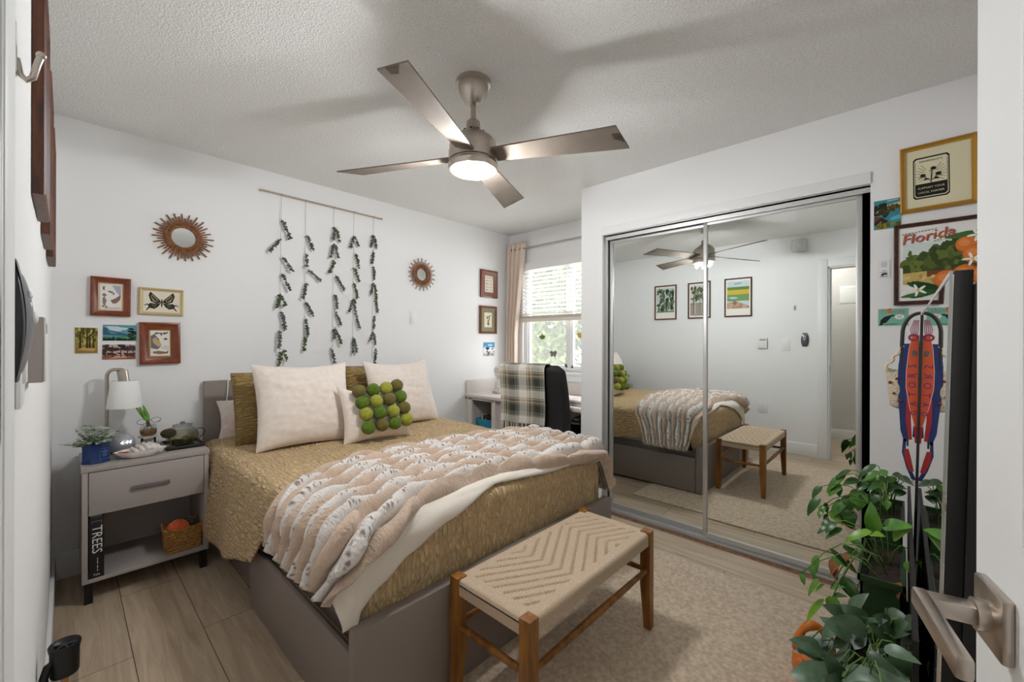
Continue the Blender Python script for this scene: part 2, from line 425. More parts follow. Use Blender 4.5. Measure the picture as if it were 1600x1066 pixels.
q = MB(); q.poly([(XW + 0.085, WY0 + 0.045, 0.99), (XW + 0.085, WY1 - 0.045, 0.99), (XW + 0.085, WY1 - 0.045, 2.02), (XW + 0.085, WY0 + 0.045, 2.02)])
q.build('insect_screen', screen_mat(), w)
MB().use(BLACK).box(XW + 0.022, XW + 0.03, 2.475, 2.49, 1.0, 1.03, bev=0.002).build('window_latch', BLACK, w)
# blinds
t = thing('window_blind', 'white slatted blind half lowered over the window', 'blind', (XW - 0.02, 2.49, 1.46))
SLAT = mat('blind_slat', (238, 237, 234), 0.5)
MB().box(XW - 0.045, XW + 0.015, WY0 + 0.02, WY1 + 0.03, 2.02, 2.095, bev=0.004).build('head_rail', SLAT, t)
zs = 2.0
while zs > 1.535:
    q = MB(); q.grid(lambda u, v: (XW - 0.015 + (v - 0.5) * 0.044, WY0 + 0.03 + u * (WY1 - WY0 - 0.02), zs + 0.012 * (v - 0.5) * -2 * 0.62 + 0.004 * (1 - (2 * v - 1) ** 2)), 1, 6)
    q.build('slat', SLAT, t); zs -= 0.0415
q = MB(); q.box(XW - 0.037, XW + 0.007, WY0 + 0.03, WY1 + 0.02, 1.462, 1.50, bev=0.004)
for k in range(4): q.box(XW - 0.036, XW + 0.006, WY0 + 0.03, WY1 + 0.02, 1.502 + k * 0.0065, 1.506 + k * 0.0065)
q.build('bottom_rail', mat('blind_rail', (226, 218, 205), 0.5), t)
for y in (2.06, 2.50, 2.93):
    q = MB()
    for dx in (-0.040, 0.009): q.tube([(XW + dx, y, 1.50), (XW + dx, y, 2.03)], 0.0012, 5)
    q.build('ladder_cord', SLAT, t)
# curtain on its rod
t = thing('curtain_rod', 'thin grey curtain rod above the window', 'curtain rod', (XW - 0.08, 2.45, 2.25))
MB().cyl((XW - 0.08, YC + 0.001, 2.25), (XW - 0.08, 3.10, 2.25), 0.008).build('rod', METAL, t)
q = MB(); q.ball((XW - 0.08, 3.115, 2.25), 0.021, 14, 10); q.build('finial', mat('dark_bronze', (92, 80, 74), 0.35, 0.8), t)
q = MB(); q.box(XW - 0.09, XW, 3.085, 3.095, 2.235, 2.265); q.cyl((XW - 0.003, 3.09, 2.25), (XW, 3.09, 2.25), 0.02); q.build('bracket', METAL, t)
q = MB()
def cur(u, v):
    z = 2.325 - v * 1.58
    s = 1 - 0.35 * math.sin(PI * min(1, max(0, (v - 0.05) / 0.9))) ** 1.5 * 0.9
    y = 3.212 - u * (0.27 * (1 - 0.42 * min(1, v * 1.6)))
    x = XW - 0.078 + 0.026 * math.sin(u * 5.5 * 2 * PI / 1.3 + 0.6 * v) * (1 - 0.25 * u) + 0.006 * nz(u * 6, v * 3)
    return (x, y, z)
q.grid(cur, 90, 50)
cu = q.build('curtain', mat('curtain_linen', (222, 202, 184), 0.9, bump=(420, 0.15, 0.001), sheen=0.2))
tag(cu, 'cream curtain panel hanging at the left side of the window', 'curtain')
md = cu.modifiers.new('cloth', 'SOLIDIFY'); md.thickness = 0.002
# ------------------------------------------------------------------ rug
RUGM = mat('rug_wool', (232, 211, 184), 0.95, bump=(150, 0.7, 0.007), var=((200, 176, 148), 55, 4), sheen=0.2)
q = MB(); q.box(0.45, 2.47, 0.12, 1.61, 0.0005, 0.011, bev=0.004)
tag(q.build('rug', RUGM), 'beige low pile rug on the floor under the woven bench', 'rug')

# ------------------------------------------------------------------ bed
BX0, BX1, BY0, BY1 = 0.64, 2.13, 1.185, 3.222
bed = thing('bed', 'grey panel bed with a low footboard and side drawers', 'bed', ((BX0 + BX1) / 2, 2.2, 0.0))
MB().box(BX0, BX1, BY0, BY0 + 0.046, 0.012, 0.385, bev=0.002).build('footboard', GREYB, bed)
q = MB(); q.box(BX0, BX1, 3.185, BY1, 0.0, 1.0, bev=0.003); q.build('headboard', GREYB, bed)
for sx, s in ((0.695, 1), (2.075, -1)):
    MB().box(min(sx, sx + s * 0.022), max(sx, sx + s * 0.022), BY0 + 0.046, 3.185, 0.012, 0.345, bev=0.002).build('side_rail', GREYB, bed)
    d = MB(); xa, xb = (0.642, 0.659) if s > 0 else (2.111, 2.128)
    d.box(xa, xb, BY0 + 0.050, 2.235, 0.02, 0.302, bev=0.002)
    dr = d.build('drawer', GREYB, bed)
    d = MB(); x2 = (0.660, 0.692) if s > 0 else (2.078, 2.110)
    d.box(x2[0], x2[1], BY0 + 0.07, 2.21, 0.03, 0.255)
    d.build('drawer_box', GREYB, dr)
MB().box(0.69, 2.08, BY0 + 0.05, 3.18, 0.235, 0.262).build('slat_base', mat('slat_wood', (205, 180, 140), 0.7), bed)
MT = mat('mattress_ticking', (235, 232, 226), 0.9)
q = MB(); q.box(0.70, 2.05, 1.33, 3.175, 0.265, 0.625, bev=0.05, seg=4)
tag(q.build('mattress', MT), 'white mattress under the khaki quilt on the grey bed', 'mattress')

# quilt -----------------------------------------------------------
RR, QTOP = 0.06, 0.648
RX0, RX1, RY0 = 0.675, 2.07, 1.305
def drape(a, b, lift=0.0, dmax=9.0, flare=0.09, flr=None):
    da = a - RX0 if a < RX0 else (a - RX1 if a > RX1 else 0.0)
    db = b - RY0 if b < RY0 else 0.0
    d = math.hypot(da, db)
    px, py = min(max(a, RX0), RX1), max(b, RY0)
    if d < 1e-9: return Vector((px, py, QTOP + lift))
    ux, uy = da / d, db / d
    d = min(d, dmax)
    R = RR + lift
    if flr is not None and ux > 0: flare = flr
    ar = RR * PI / 2
    if d < ar: th = d / RR; ho, dz = R * math.sin(th), R * (1 - math.cos(th)) - lift
    else: ho, dz = R + flare * abs(ux) * (d - ar), R - lift + (d - ar)
    return Vector((px + ux * ho, py + uy * ho, QTOP - dz))
def qmat(name, c1, c2, su, sv, strength=1.0):
    if name in _mats: return _mats[name]
    m = bpy.data.materials.new(name); m.use_nodes = True
    nt = m.node_tree; n = nt.nodes; k = nt.links; b = n['Principled BSDF']
    tc = n.new('ShaderNodeTexCoord'); mp = n.new('ShaderNodeMapping'); mp.inputs['Scale'].default_value = (su, sv, 1)
    k.new(tc.outputs['UV'], mp.inputs['Vector'])
    ds = n.new('ShaderNodeTexNoise'); ds.inputs['Scale'].default_value = 1.1; ds.inputs['Detail'].default_value = 2; k.new(mp.outputs[0], ds.inputs['Vector'])
    ad = n.new('ShaderNodeVectorMath'); ad.operation = 'MULTIPLY_ADD'; ad.inputs[1].default_value = (0.9, 0.9, 0); k.new(ds.outputs['Color'], ad.inputs[0]); k.new(mp.outputs[0], ad.inputs[2])
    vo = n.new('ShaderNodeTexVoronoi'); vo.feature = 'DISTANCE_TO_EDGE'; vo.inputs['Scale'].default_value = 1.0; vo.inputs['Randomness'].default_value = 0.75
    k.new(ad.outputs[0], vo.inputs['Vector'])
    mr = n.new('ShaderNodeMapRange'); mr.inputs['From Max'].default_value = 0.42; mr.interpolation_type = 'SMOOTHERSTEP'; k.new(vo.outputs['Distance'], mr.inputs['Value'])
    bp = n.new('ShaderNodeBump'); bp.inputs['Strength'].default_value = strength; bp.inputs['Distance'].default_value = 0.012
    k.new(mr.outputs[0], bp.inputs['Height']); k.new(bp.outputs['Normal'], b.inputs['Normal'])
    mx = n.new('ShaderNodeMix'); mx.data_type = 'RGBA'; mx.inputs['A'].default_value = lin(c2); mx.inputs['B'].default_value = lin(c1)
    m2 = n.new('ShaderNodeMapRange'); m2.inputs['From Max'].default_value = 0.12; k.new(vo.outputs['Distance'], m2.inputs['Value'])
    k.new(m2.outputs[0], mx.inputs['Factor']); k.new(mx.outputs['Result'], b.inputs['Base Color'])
    b.inputs['Roughness'].default_value = 0.8; b.inputs['Sheen Weight'].default_value = 0.15; b.inputs['Specular IOR Level'].default_value = 0.3
    _mats[name] = m; return m
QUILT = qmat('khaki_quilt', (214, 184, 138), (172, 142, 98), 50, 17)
ZH = [(1.2, .46), (1.74, .45), (1.99, .40), (2.08, .285), (2.18, .265), (2.45, .19), (2.75, .165), (2.85, .19), (3.1, .20)]
ZHR = [(1.2, .45), (1.5, .44), (1.8, .385), (2.2, .33), (3.1, .28)]
def quilt(u, v):
    b = 3.10 - v * (3.10 - (RY0 - 0.345))
    if u < 0.22: a = RX0 - (1 - u / 0.22) * (QTOP - lerp(ZH, b) + 0.034)
    elif u > 0.78: a = RX1 + (u - 0.78) / 0.22 * (QTOP - lerp(ZHR, b) + 0.034)
    else: a = RX0 + (u - 0.22) / 0.56 * (RX1 - RX0)
    return a, b
def quilt_p(u, v):
    a, b = quilt(u, v)
    p = drape(a, b, 0, 0.33 if b < RY0 + 0.02 else 9)
    w = 0.006 * nz(a * 6, b * 6, 2) + 0.004 * nz(a * 15, b * 15, 5)
    hang = max(0.0, min(1.0, (QTOP - p.z) / 0.3))
    p.z += w * (1 - hang)
    if a < RX0: p.x += -0.012 * hang * math.sin(b * 11 + 1.0) * (1 if b > RY0 else 0.2)
    if a < RX0 and b < 2.05: p.x += 0.050 * hang * min(1, (2.05 - b) / 0.2)
    if a > RX1 and b < 1.95: p.x -= 0.02 * hang * min(1, (1.95 - b) / 0.2)
    if a > RX1: p.x += 0.010 * hang * math.sin(b * 12)
    return p
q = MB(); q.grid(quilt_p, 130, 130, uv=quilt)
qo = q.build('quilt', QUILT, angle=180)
tag(qo, 'khaki crinkle stitched quilt spread over the grey bed', 'quilt')
md = qo.modifiers.new('pad', 'SOLIDIFY'); md.thickness = 0.008; md.offset = -1

# fur throw ----------------------------------------------------------
FAR = [(.40, 1.82), (.52, 1.70), (.61, 1.70), (.71, 1.80), (1.04, 1.95), (1.52, 1.93), (2.07, 1.78), (2.38, 1.62)]
NEAR = [(.40, 1.21), (.62, 1.155), (.75, 1.20), (.95, 1.28), (1.3, 1.305), (1.7, 1.25), (2.05, 1.215), (2.38, 1.22)]
LIN = [(.40, 1.10), (.62, 1.00), (.75, 1.09), (.85, 1.15), (1.01, 1.21), (1.3, 1.275), (1.7, 1.245), (2.38, 1.25)]
A0, A1 = 0.468, 2.40
NR = 13.0
def throw_ab(u, v):
    a = A0 + u * (A1 - A0) + 0.012 * nz(v * 9, 3.3) * (1 if u < .03 else 0)
    f, n_ = lerp(FAR, a), lerp(NEAR, a)
    return a, f + (n_ - f) * v
def rib(u, v):
    """row index and height of the gathered fur: fat spindles that interlock like bricks"""
    w = v * NR + 0.42 * nz(u * 7.0, v * 3.0, 1.7) + 0.20 * nz(u * 19, v * 8, 4.1)
    row = math.floor(w); fr = w - row
    cell = u * 8.5 + (row * 0.5) % 1.0 + 0.42 * nz(row * 3.1, u * 4.0, 9)
    cf = cell - math.floor(cell)
    wd = 0.62 + 0.38 * math.sin(PI * cf) ** 0.8            # the spindle narrows at its gathers
    fr2 = 0.5 + (fr - 0.5) / wd
    h = max(0.0, 4 * fr2 * (1 - fr2)) ** 0.5 if 0 < fr2 < 1 else 0.0
    ch = 0.50 + 0.50 * math.sin(PI * cf) ** 0.6
    return row, math.floor(cell), h * ch, fr, cf
def throw_h(u, v):
    row, cell, h, fr, cf = rib(u, v)
    e = min(1.0, min(u, 1 - u) * (A1 - A0) / 0.03) ** 0.5 * min(1.0, min(v, 1 - v) * 0.7 / 0.025) ** 0.5
    return (0.006 + 0.060 * h + 0.007 * nz(u * 40, v * 20)) * e
def throw_p(u, v):
    a, b = throw_ab(u, v)
    p = drape(a, b, 0.012, 0.31 if a > RX1 else 0.28, 0.12, 0.5)
    e = 0.004
    t1 = drape(a + e, b, 0.012, 0.31 if a > RX1 else 0.28, 0.12, 0.5) - drape(a - e, b, 0.012, 0.31 if a > RX1 else 0.28, 0.12, 0.5); t2 = drape(a, b + e, 0.012, 0.28, 0.12) - drape(a, b - e, 0.012, 0.28, 0.12)
    n_ = t1.cross(t2)
    if n_.length < 1e-9: n_ = Vector((0, 0, 1))
    n_.normalize()
    if n_.z < -0.01: n_ = -n_
    return p + n_ * throw_h(u, v)
def throw_band(u, v):
    row, cell, h, fr, cf = rib(u, v)
    return 0.5 + 0.5 * min(1.0, h) if row % 2 == 1 and row < 12 else 0.0
def fur_mat():
    m = bpy.data.materials.new('spotted_fur'); m.use_nodes = True
    nt = m.node_tree; n = nt.nodes; k = nt.links; b = n['Principled BSDF']
    at = n.new('ShaderNodeAttribute'); at.attribute_name = 'band'
    tc = n.new('ShaderNodeTexCoord')
    mp = n.new('ShaderNodeMapping'); mp.inputs['Scale'].default_value = (1, 1, 1); k.new(tc.outputs['UV'], mp.inputs['Vector'])
    no = n.new('ShaderNodeTexNoise'); no.inputs['Scale'].default_value = 60; no.inputs['Detail'].default_value = 3; k.new(mp.outputs[0], no.inputs['Vector'])
    ad = n.new('ShaderNodeVectorMath'); ad.operation = 'MULTIPLY_ADD'; ad.inputs[1].default_value = (0.012, 0.012, 0); k.new(no.outputs['Color'], ad.inputs[0]); k.new(mp.outputs[0], ad.inputs[2])
    vo = n.new('ShaderNodeTexVoronoi'); vo.inputs['Scale'].default_value = 66; vo.inputs['Randomness'].default_value = 0.9; k.new(ad.outputs[0], vo.inputs['Vector'])
    sp = n.new('ShaderNodeMapRange'); sp.inputs['From Min'].default_value = 0.24; sp.inputs['From Max'].default_value = 0.42; k.new(vo.outputs['Distance'], sp.inputs['Value'])
    mw = n.new('ShaderNodeMix'); mw.data_type = 'RGBA'; mw.inputs['A'].default_value = lin((150, 128, 120)); mw.inputs['B'].default_value = lin((240, 234, 228)); k.new(sp.outputs[0], mw.inputs['Factor'])
    n2 = n.new('ShaderNodeTexNoise'); n2.inputs['Scale'].default_value = 26; n2.inputs['Detail'].default_value = 4; k.new(tc.outputs['UV'], n2.inputs['Vector'])
    mb_ = n.new('ShaderNodeMix'); mb_.data_type = 'RGBA'; mb_.inputs['A'].default_value = lin((196, 164, 138)); mb_.inputs['B'].default_value = lin((232, 210, 190)); k.new(n2.outputs['Fac'], mb_.inputs['Factor'])
    rg = n.new('ShaderNodeMapRange'); rg.inputs['From Min'].default_value = 0.80; rg.inputs['From Max'].default_value = 0.90; rg.inputs['To Min'].default_value = 1.0; rg.inputs['To Max'].default_value = 0.0; k.new(at.outputs['Fac'], rg.inputs['Value'])
    mxm = n.new('ShaderNodeMath'); mxm.operation = 'MAXIMUM'; k.new(rg.outputs[0], mxm.inputs[0]); k.new(sp.outputs[0], mxm.inputs[1]); k.new(mxm.outputs[0], mw.inputs['Factor'])
    wf = n.new('ShaderNodeMapRange'); wf.inputs['From Min'].default_value = 0.1; wf.inputs['From Max'].default_value = 0.45; k.new(at.outputs['Fac'], wf.inputs['Value'])
    mx = n.new('ShaderNodeMix'); mx.data_type = 'RGBA'; k.new(wf.outputs[0], mx.inputs['Factor']); k.new(mb_.outputs['Result'], mx.inputs['A']); k.new(mw.outputs['Result'], mx.inputs['B'])
    k.new(mx.outputs['Result'], b.inputs['Base Color'])
    b.inputs['Roughness'].default_value = 0.95; b.inputs['Sheen Weight'].default_value = 0.35; b.inputs['Specular IOR Level'].default_value = 0.2
    nb = n.new('ShaderNodeTexNoise'); nb.inputs['Scale'].default_value = 170; nb.inputs['Detail'].default_value = 3; k.new(tc.outputs['UV'], nb.inputs['Vector'])
    bp = n.new('ShaderNodeBump'); bp.inputs['Strength'].default_value = 0.8; bp.inputs['Distance'].default_value = 0.010
    k.new(nb.outputs['Fac'], bp.inputs['Height']); k.new(bp.outputs['Normal'], b.inputs['Normal'])
    return m
FUR = fur_mat()
thr = thing('throw_blanket', 'ruched faux fur throw with beige and spotted white bands across the bed foot', 'throw blanket', (1.4, 1.55, 0.66))
q = MB(); q.grid(throw_p, 460, 300, uv=throw_ab, at=throw_band)
q.build('fur_face', FUR, thr, angle=180)
def lining(u, v):
    a = 0.485 + u * 1.435
    n_ = lerp(NEAR, a) + 0.05; l_ = lerp(LIN, a)
    b = n_ + (l_ - n_) * v
    p = drape(a, b, 0.008, 0.31, 0.12)
    h = 0.010 * math.sin(PI * min(1, max(0, (v - .45) / .55))) ** 0.5 if v > .45 else 0.004
    h += 0.003 * nz(a * 14, v * 3)
    out = Vector((0, -1, 0)) if b < RY0 - 0.03 else Vector((0, -0.5, 0.8))
    return p + out * h
q = MB(); q.grid(lining, 140, 30)
lo = q.build('lining', mat('cream_lining', (236, 226, 212), 0.85, bump=(160, 0.25, 0.003), sheen=0.3), thr, angle=180)
md = lo.modifiers.new('pad', 'SOLIDIFY'); md.thickness = 0.006

# pillows -------------------------------------------------------------
def pillow_grid(M, w, h, t, ear=0.07, wr=0.006, seed=0.0, pw=2.6, bumps=None, slump=0.0):
    q = MB(M)
    def P(side):
        def g(u, v):
            U, V = 2 * u - 1, 2 * v - 1
            x = w / 2 * U * (1 - ear * (1 - V * V)); z = h / 2 + h / 2 * V * (1 - ear * (1 - U * U))
            th = t / 2 * max(0.0, (1 - abs(U) ** pw) * (1 - abs(V) ** pw)) ** 0.55
            y = side * (th + 0.002)
            edge = min(1, 4 * (1 - max(abs(U), abs(V))))
            wk = wr * (nz(U * 2.2 + seed, V * 5.5, seed) + 0.6 * nz(U * 6 + seed, V * 9, seed + 3)) * edge
            crn = abs(U * V) ** 2 * 0.02
            y += side * wk + 0.010 * nz(U * 1.5, V * 1.5, seed + 7) * (1 - edge)
            z -= slump * (1 - U * U) * max(0, V) * h
            if bumps: y += side * bumps(u, v) * edge
            return (x, y, z)
        return g
    q.grid(P(-1), 60, 48, uv=lambda u, v: (u * w, v * h)); q.grid(P(1), 60, 48, uv=lambda u, v: (u * w, v * h))
    return q
def pose(x, y, z, lean, rz=0.0, roll=0.0):
    return Matrix.Translation((x, y, z)) @ Matrix.Rotation(rz, 4, 'Z') @ Matrix.Rotation(-math.radians(lean), 4, 'X') @ Matrix.Rotation(math.radians(roll), 4, 'Y')
CREAM = mat('cream_linen', (238, 226, 216), 0.9, bump=(180, 0.35, 0.0025), var=((232, 218, 206), 40, 4), sheen=0.2)
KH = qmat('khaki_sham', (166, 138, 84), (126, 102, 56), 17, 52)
FLORAL = mat('floral_print', (242, 236, 228), 0.9, var=((236, 212, 206), 30, 2))
q = pillow_grid(pose(1.005, 3.065, 0.635, 9, 0, 0), 0.64, 0.25, 0.13, seed=2); tag(q.build('pillow', FLORAL, angle=180), 'floral print pillow wedged behind the khaki sham at left', 'pillow')
def sham(M, label, seed):
    t = thing('pillow', label, 'pillow', M.translation, 'khaki quilted shams')
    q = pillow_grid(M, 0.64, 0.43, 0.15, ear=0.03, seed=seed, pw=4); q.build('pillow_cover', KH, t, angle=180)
    q = MB(M); ring = []
    for i in range(80):
        s = i / 20.0; k = int(s); f = s - k; cx = [(-1, -1), (1, -1), (1, 1), (-1, 1)]
        a, b = cx[k % 4], cx[(k + 1) % 4]; U, V = a[0] + (b[0] - a[0]) * f, a[1] + (b[1] - a[1]) * f
        ring.append((0.32 * U * (1 - 0.03 * (1 - V * V)), 0, 0.215 + 0.215 * V * (1 - 0.03 * (1 - U * U))))
    q.tube(ring, 0.005, 6, closed=True); q.build('piping', KH, t)
sham(pose(1.040, 2.80, 0.646, 17, math.radians(-2)), 'khaki quilted sham standing at the left end of the pillow row', 4.0)
sham(pose(1.745, 2.89, 0.648, 14, 0), 'khaki quilted sham mostly hidden behind the right cream pillow', 8.0)
q = pillow_grid(pose(1.018, 2.525, 0.646, 19, math.radians(-3), 1.0), 0.54, 0.50, 0.18, seed=11, wr=0.006, slump=0.02)
tag(q.build('pillow', CREAM, angle=180), 'large cream linen pillow leaning at the front left of the pillows', 'pillow', 'cream linen pillows')
q = pillow_grid(pose(1.765, 2.63, 0.646, 20, math.radians(4), 0), 0.56, 0.50, 0.18, seed=17, wr=0.006, slump=0.045)
tag(q.build('pillow', CREAM, angle=180), 'cream linen pillow at the right end with a sagging top edge', 'pillow', 'cream linen pillows')
PM = pose(1.365, 2.345, 0.648, 20, math.radians(-10), -2)
pt = thing('pom_pom_pillow', 'small cream cushion covered in green felt balls', 'cushion', PM.translation)
q = pillow_grid(PM, 0.42, 0.37, 0.15, ear=0.09, seed=23, wr=0.006, slump=0.16); q.build('pillow_cover', CREAM, pt, angle=180)
PG = [mat('felt_lime', (160, 160, 56), 1.0, bump=(220, 0.6, 0.004), var=((140, 142, 40), 60, 4), sheen=0.1), mat('felt_moss', (96, 88, 36), 1.0, bump=(220, 0.6, 0.004), var=((114, 104, 48), 60, 4), sheen=0.1), mat('felt_green', (92, 120, 18), 1.0, bump=(220, 0.6, 0.004), var=((74, 98, 16), 60, 4), sheen=0.1)]
pat = [[1, 2, 0, 1], [2, 0, 1, 2], [0, 2, 0, 1], [2, 1, 2, 0]]
for r in range(4):
    for c in range(4):
        x = -0.105 + c * 0.081 + r * 0.008 + rnd(-.003, .003); z = 0.298 - r * 0.074 + (0.014 if c == 3 else 0) + rnd(-.003, .003)
        U = x / 0.21; V = (z - 0.185) / 0.185
        th = 0.075 * max(0.02, (1 - min(1, abs(U)) ** 2.6) * (1 - min(1, abs(V)) ** 2.6)) ** 0.55
        q = MB(PM); sd = r * 4 + c
        q.ball((x, -th - 0.030, z), 0.0408, 20, 14, fn=lambda d: 1 + 0.04 * nz(d.x * 4 + sd, d.y * 4, d.z * 4))
        q.build('felt_ball', PG[pat[r][c]], pt, angle=180)
# charging cord over the headboard
q = MB(); pts = [(0.79, 3.239 - 0.012, 0.90), (0.785, 3.205, 1.006), (0.765, 3.180, 0.995)]
for i in range(1, 16):
    f = i / 15; pts.append((0.765 - 0.135 * f ** 1.3, 3.178 - 0.03 * math.sin(PI * f), 0.99 - 0.88 * f))
q.tube(pts, 0.0035, 6)
tag(q.build('charging_cord', mat('white_cord', (238, 232, 228), 0.5)), 'thin white cord hanging over the headboard beside the nightstand', 'cord')

# ------------------------------------------------------------------ woven bench
OAK = mat('bench_oak', (160, 106, 44), 0.42, var=((114, 68, 20), 6, 5, (6, 6, 0.8)))
CORD = mat('seat_cord', (206, 184, 158), 0.85, bump=(500, 0.5, 0.0015), var=((190, 166, 140), 180, 3))
t = thing('bench', 'wooden bench with woven cord seat at the foot of the bed', 'bench', (1.385, 0.98, 0.011))
bx0, bx1, by0_, by1_ = 0.972, 1.800, 0.79, 1.158
for (x, y) in ((bx0, by0_), (bx1, by0_), (bx0, by1_), (bx1, by1_)):
    sx = 1 if x == bx0 else -1; sy = 1 if y == by0_ else -1
    q = MB()
    def legp(u, v):
        i = int(round(u * 4)) % 4; c = ((0, 0), (1, 0), (1, 1), (0, 1))[i]
        s = 0.042 if v > 0.45 else 0.030 + 0.012 * v / 0.45
        z = 0.0112 + v * 0.424
        return (x + sx * c[0] * s, y + sy * c[1] * s, z)
    q.grid(legp, 4, 20, cu=True)
    q.poly([(x, y, 0.4352), (x + sx * .042, y, .4352), (x + sx * .042, y + sy * .042, .4352), (x, y + sy * .042, .4352)])
    q.poly([(x, y, 0.0112), (x + sx * .03, y, .0112), (x + sx * .03, y + sy * .03, .0112), (x, y + sy * .03, .0112)])
    q.build('leg', OAK, t)
for (p0, p1) in (((bx0 + .02, by0_ + .03, .262), (bx0 + .02, by1_ - .03, .262)), ((bx1 - .02, by0_ + .03, .262), (bx1 - .02, by1_ - .03, .262)),
                 ((bx0 + .03, by0_ + .018, .268), (bx1 - .03, by0_ + .018, .268)), ((bx0 + .03, by1_ - .018, .268), (bx1 - .03, by1_ - .018, .268))):
    mid = (Vector(p0) + Vector(p1)) / 2
    MB().tube([p0, mid, p1], [0.010, 0.0135, 0.010], 14).build('stretcher', OAK, t)
sx0, sx1, sy0, sy1 = bx0 + 0.006, bx1 - 0.006, by0_ + 0.004, by1_ - 0.004
def tri(i, n): 
    k = i % (2 * n); return k if k < n else 2 * n - k
def seat_dip(x, y):
    i = (x - sx0) / 0.0105; j = (y - sy0) / 0.019
    if x < sx0 + 0.055 or x > sx1 - 0.055 or y < sy0 + 0.045 or y > sy1 - 0.04: return 0.0
    ii = math.floor(i); fi = i - ii
    jj = 1.25 * j + tri(ii / 2.6, 11)
    k = math.floor(jj) % 3; fj = jj - math.floor(jj)
    if k != 0: return 0.0
    return 0.013 * (math.sin(PI * fi) ** 1.2) * min(1.0, 3.2 * fj) * min(1.0, 3.2 * (1 - fj))
def seat(u, v):
    # v: runs round the slab cross section (front face, top, back face, underside)
    x = sx0 + u * (sx1 - sx0); W = sy1 - sy0; r = 0.016; hz = 0.052
    L = [hz - r, PI / 2 * r, W - 2 * r, PI / 2 * r, hz - r]; tot = sum(L); s = v * tot; top = 0.4305
    if s < L[0]: y, z = sy0, top - hz + s
    elif s < L[0] + L[1]: a = (s - L[0]) / r; y, z = sy0 + r - r * math.cos(a), top - r + r * math.sin(a)
    elif s < L[0] + L[1] + L[2]:
        y = sy0 + r + s - L[0] - L[1]; z = top - seat_dip(x, y) - 0.004 * math.sin(PI * (y - sy0) / W) * math.sin(PI * u) + 0.0008 * abs(math.sin(x / 0.0105 * PI))
    elif s < tot - L[4]: a = (s - L[0] - L[1] - L[2]) / r; y, z = sy1 - r + r * math.sin(a), top - r + r * math.cos(a)
    else: y, z = sy1, top - hz + (tot - s)
    e = min(u, 1 - u) * (sx1 - sx0)
    if e < 0.014 and z > top - 0.03: z -= 0.014 - math.sqrt(max(0, 0.014 ** 2 - (0.014 - e) ** 2))
    return (x, y, z)
q = MB(); q.grid(seat, 320, 150)
for xx in (sx0, sx1): q.poly([(xx, sy0, 0.3785), (xx, sy1, 0.3785), (xx, sy1 - 0.002, 0.412), (xx, sy0 + 0.002, 0.412)])
q.poly([(sx0, sy0, .3785), (sx1, sy0, .3785), (sx1, sy1, .3785), (sx0, sy1, .3785)])
q.build('woven_seat', CORD, t, angle=60)

# ------------------------------------------------------------------ nightstand
NX0, NX1, NY0, NY1, NT = 0.098, 0.598, 2.820, 3.218, 0.651
ns = thing('nightstand', 'grey nightstand with one drawer and an open shelf', 'nightstand', ((NX0 + NX1) / 2, 3.02, 0))
q = MB(); q.box(NX0, NX1, NY0 - 0.002, NY1, NT - 0.024, NT, bev=0.0015); q.build('top_panel', GREY, ns)
for x in (NX0 + 0.004, NX1 - 0.024): MB().box(x, x + 0.020, NY0, NY1, 0.098, NT - 0.0245, bev=0.001).build('side_panel', GREY, ns)
MB().box(NX0 + 0.024, NX1 - 0.024, NY0, NY1, 0.098, 0.116, bev=0.001).build('bottom_shelf', GREY, ns)
MB().box(NX0 + 0.024, NX1 - 0.024, NY1 - 0.012, NY1, 0.116, NT - 0.025).build('back_panel', GREY, ns)
q = MB(); q.box(NX0 + 0.027, NX1 - 0.027, NY0 - 0.001, NY0 + 0.017, 0.418, NT - 0.028, bev=0.001); q.box(NX0 + 0.04, NX1 - 0.04, NY0 + 0.017, NY1 - 0.05, 0.44, 0.45); q.box(NX0 + 0.04, NX0 + 0.052, NY0 + 0.017, NY1 - 0.05, 0.45, 0.56); q.box(NX1 - 0.052, NX1 - 0.04, NY0 + 0.017, NY1 - 0.05, 0.45, 0.56)
dr = q.build('drawer', GREY, ns)
q = MB(); q.box(0.275, 0.425, NY0 - 0.016, NY0 - 0.006, 0.507, 0.527, bev=0.004)
for x in (0.29, 0.40): q.box(x, x + 0.012, NY0 - 0.008, NY0, 0.511, 0.523)
q.build('drawer_handle', mat('handle_grey', (116, 108, 104), 0.5, 0.2), dr)
for x in (NX0 + 0.012, NX1 - 0.040):
    for y in (NY0 + 0.004, NY1 - 0.04): MB().box(x, x + 0.03, y, y + 0.03, 0, 0.098).build('leg', BLACKM, ns)
# the book
bk = thing('book', 'thick black book with white lettering on its spine in the nightstand', 'book', (0.152, 2.94, 0.1165))
q = MB(); q.box(0.1262, 0.178, 2.824, 3.06, 0.1165, 0.404, bev=0.002); q.build('cover', mat('book_black', (20, 18, 20), 0.5), bk)
q = MB(); q.box(0.130, 0.174, 2.834, 3.061, 0.1175, 0.4045); q.build('pages', mat('paper', (228, 220, 205), 0.9), bk)
TM = Matrix.Translation((0.152, 2.8236, 0.30))
q = MB(TM)
q.text('TREES', 0.050, 0.0, 0.0, 0.0, rot=-PI / 2)
q.build('title_lettering', flat((235, 230, 222)), bk); q = MB(TM)
for z0, z1 in ((-0.085, -0.079), (-0.092, -0.087), (-0.107, -0.094), (-0.128, -0.114), (-0.142, -0.132)): q.box(0.002, 0.0045, -0.0003, 0.0, z0 - 0.01, z1 - 0.01)
q.build('spine_marks', flat((235, 230, 222)), bk); q = MB(TM)
q.box(-0.016, 0.016, -0.0003, 0.0, 0.088, 0.0885); q.box(-0.016, -0.0155, -0.0003, 0.0, 0.078, 0.088); q.box(0.0155, 0.016, -0.0003, 0.0, 0.078, 0.088)
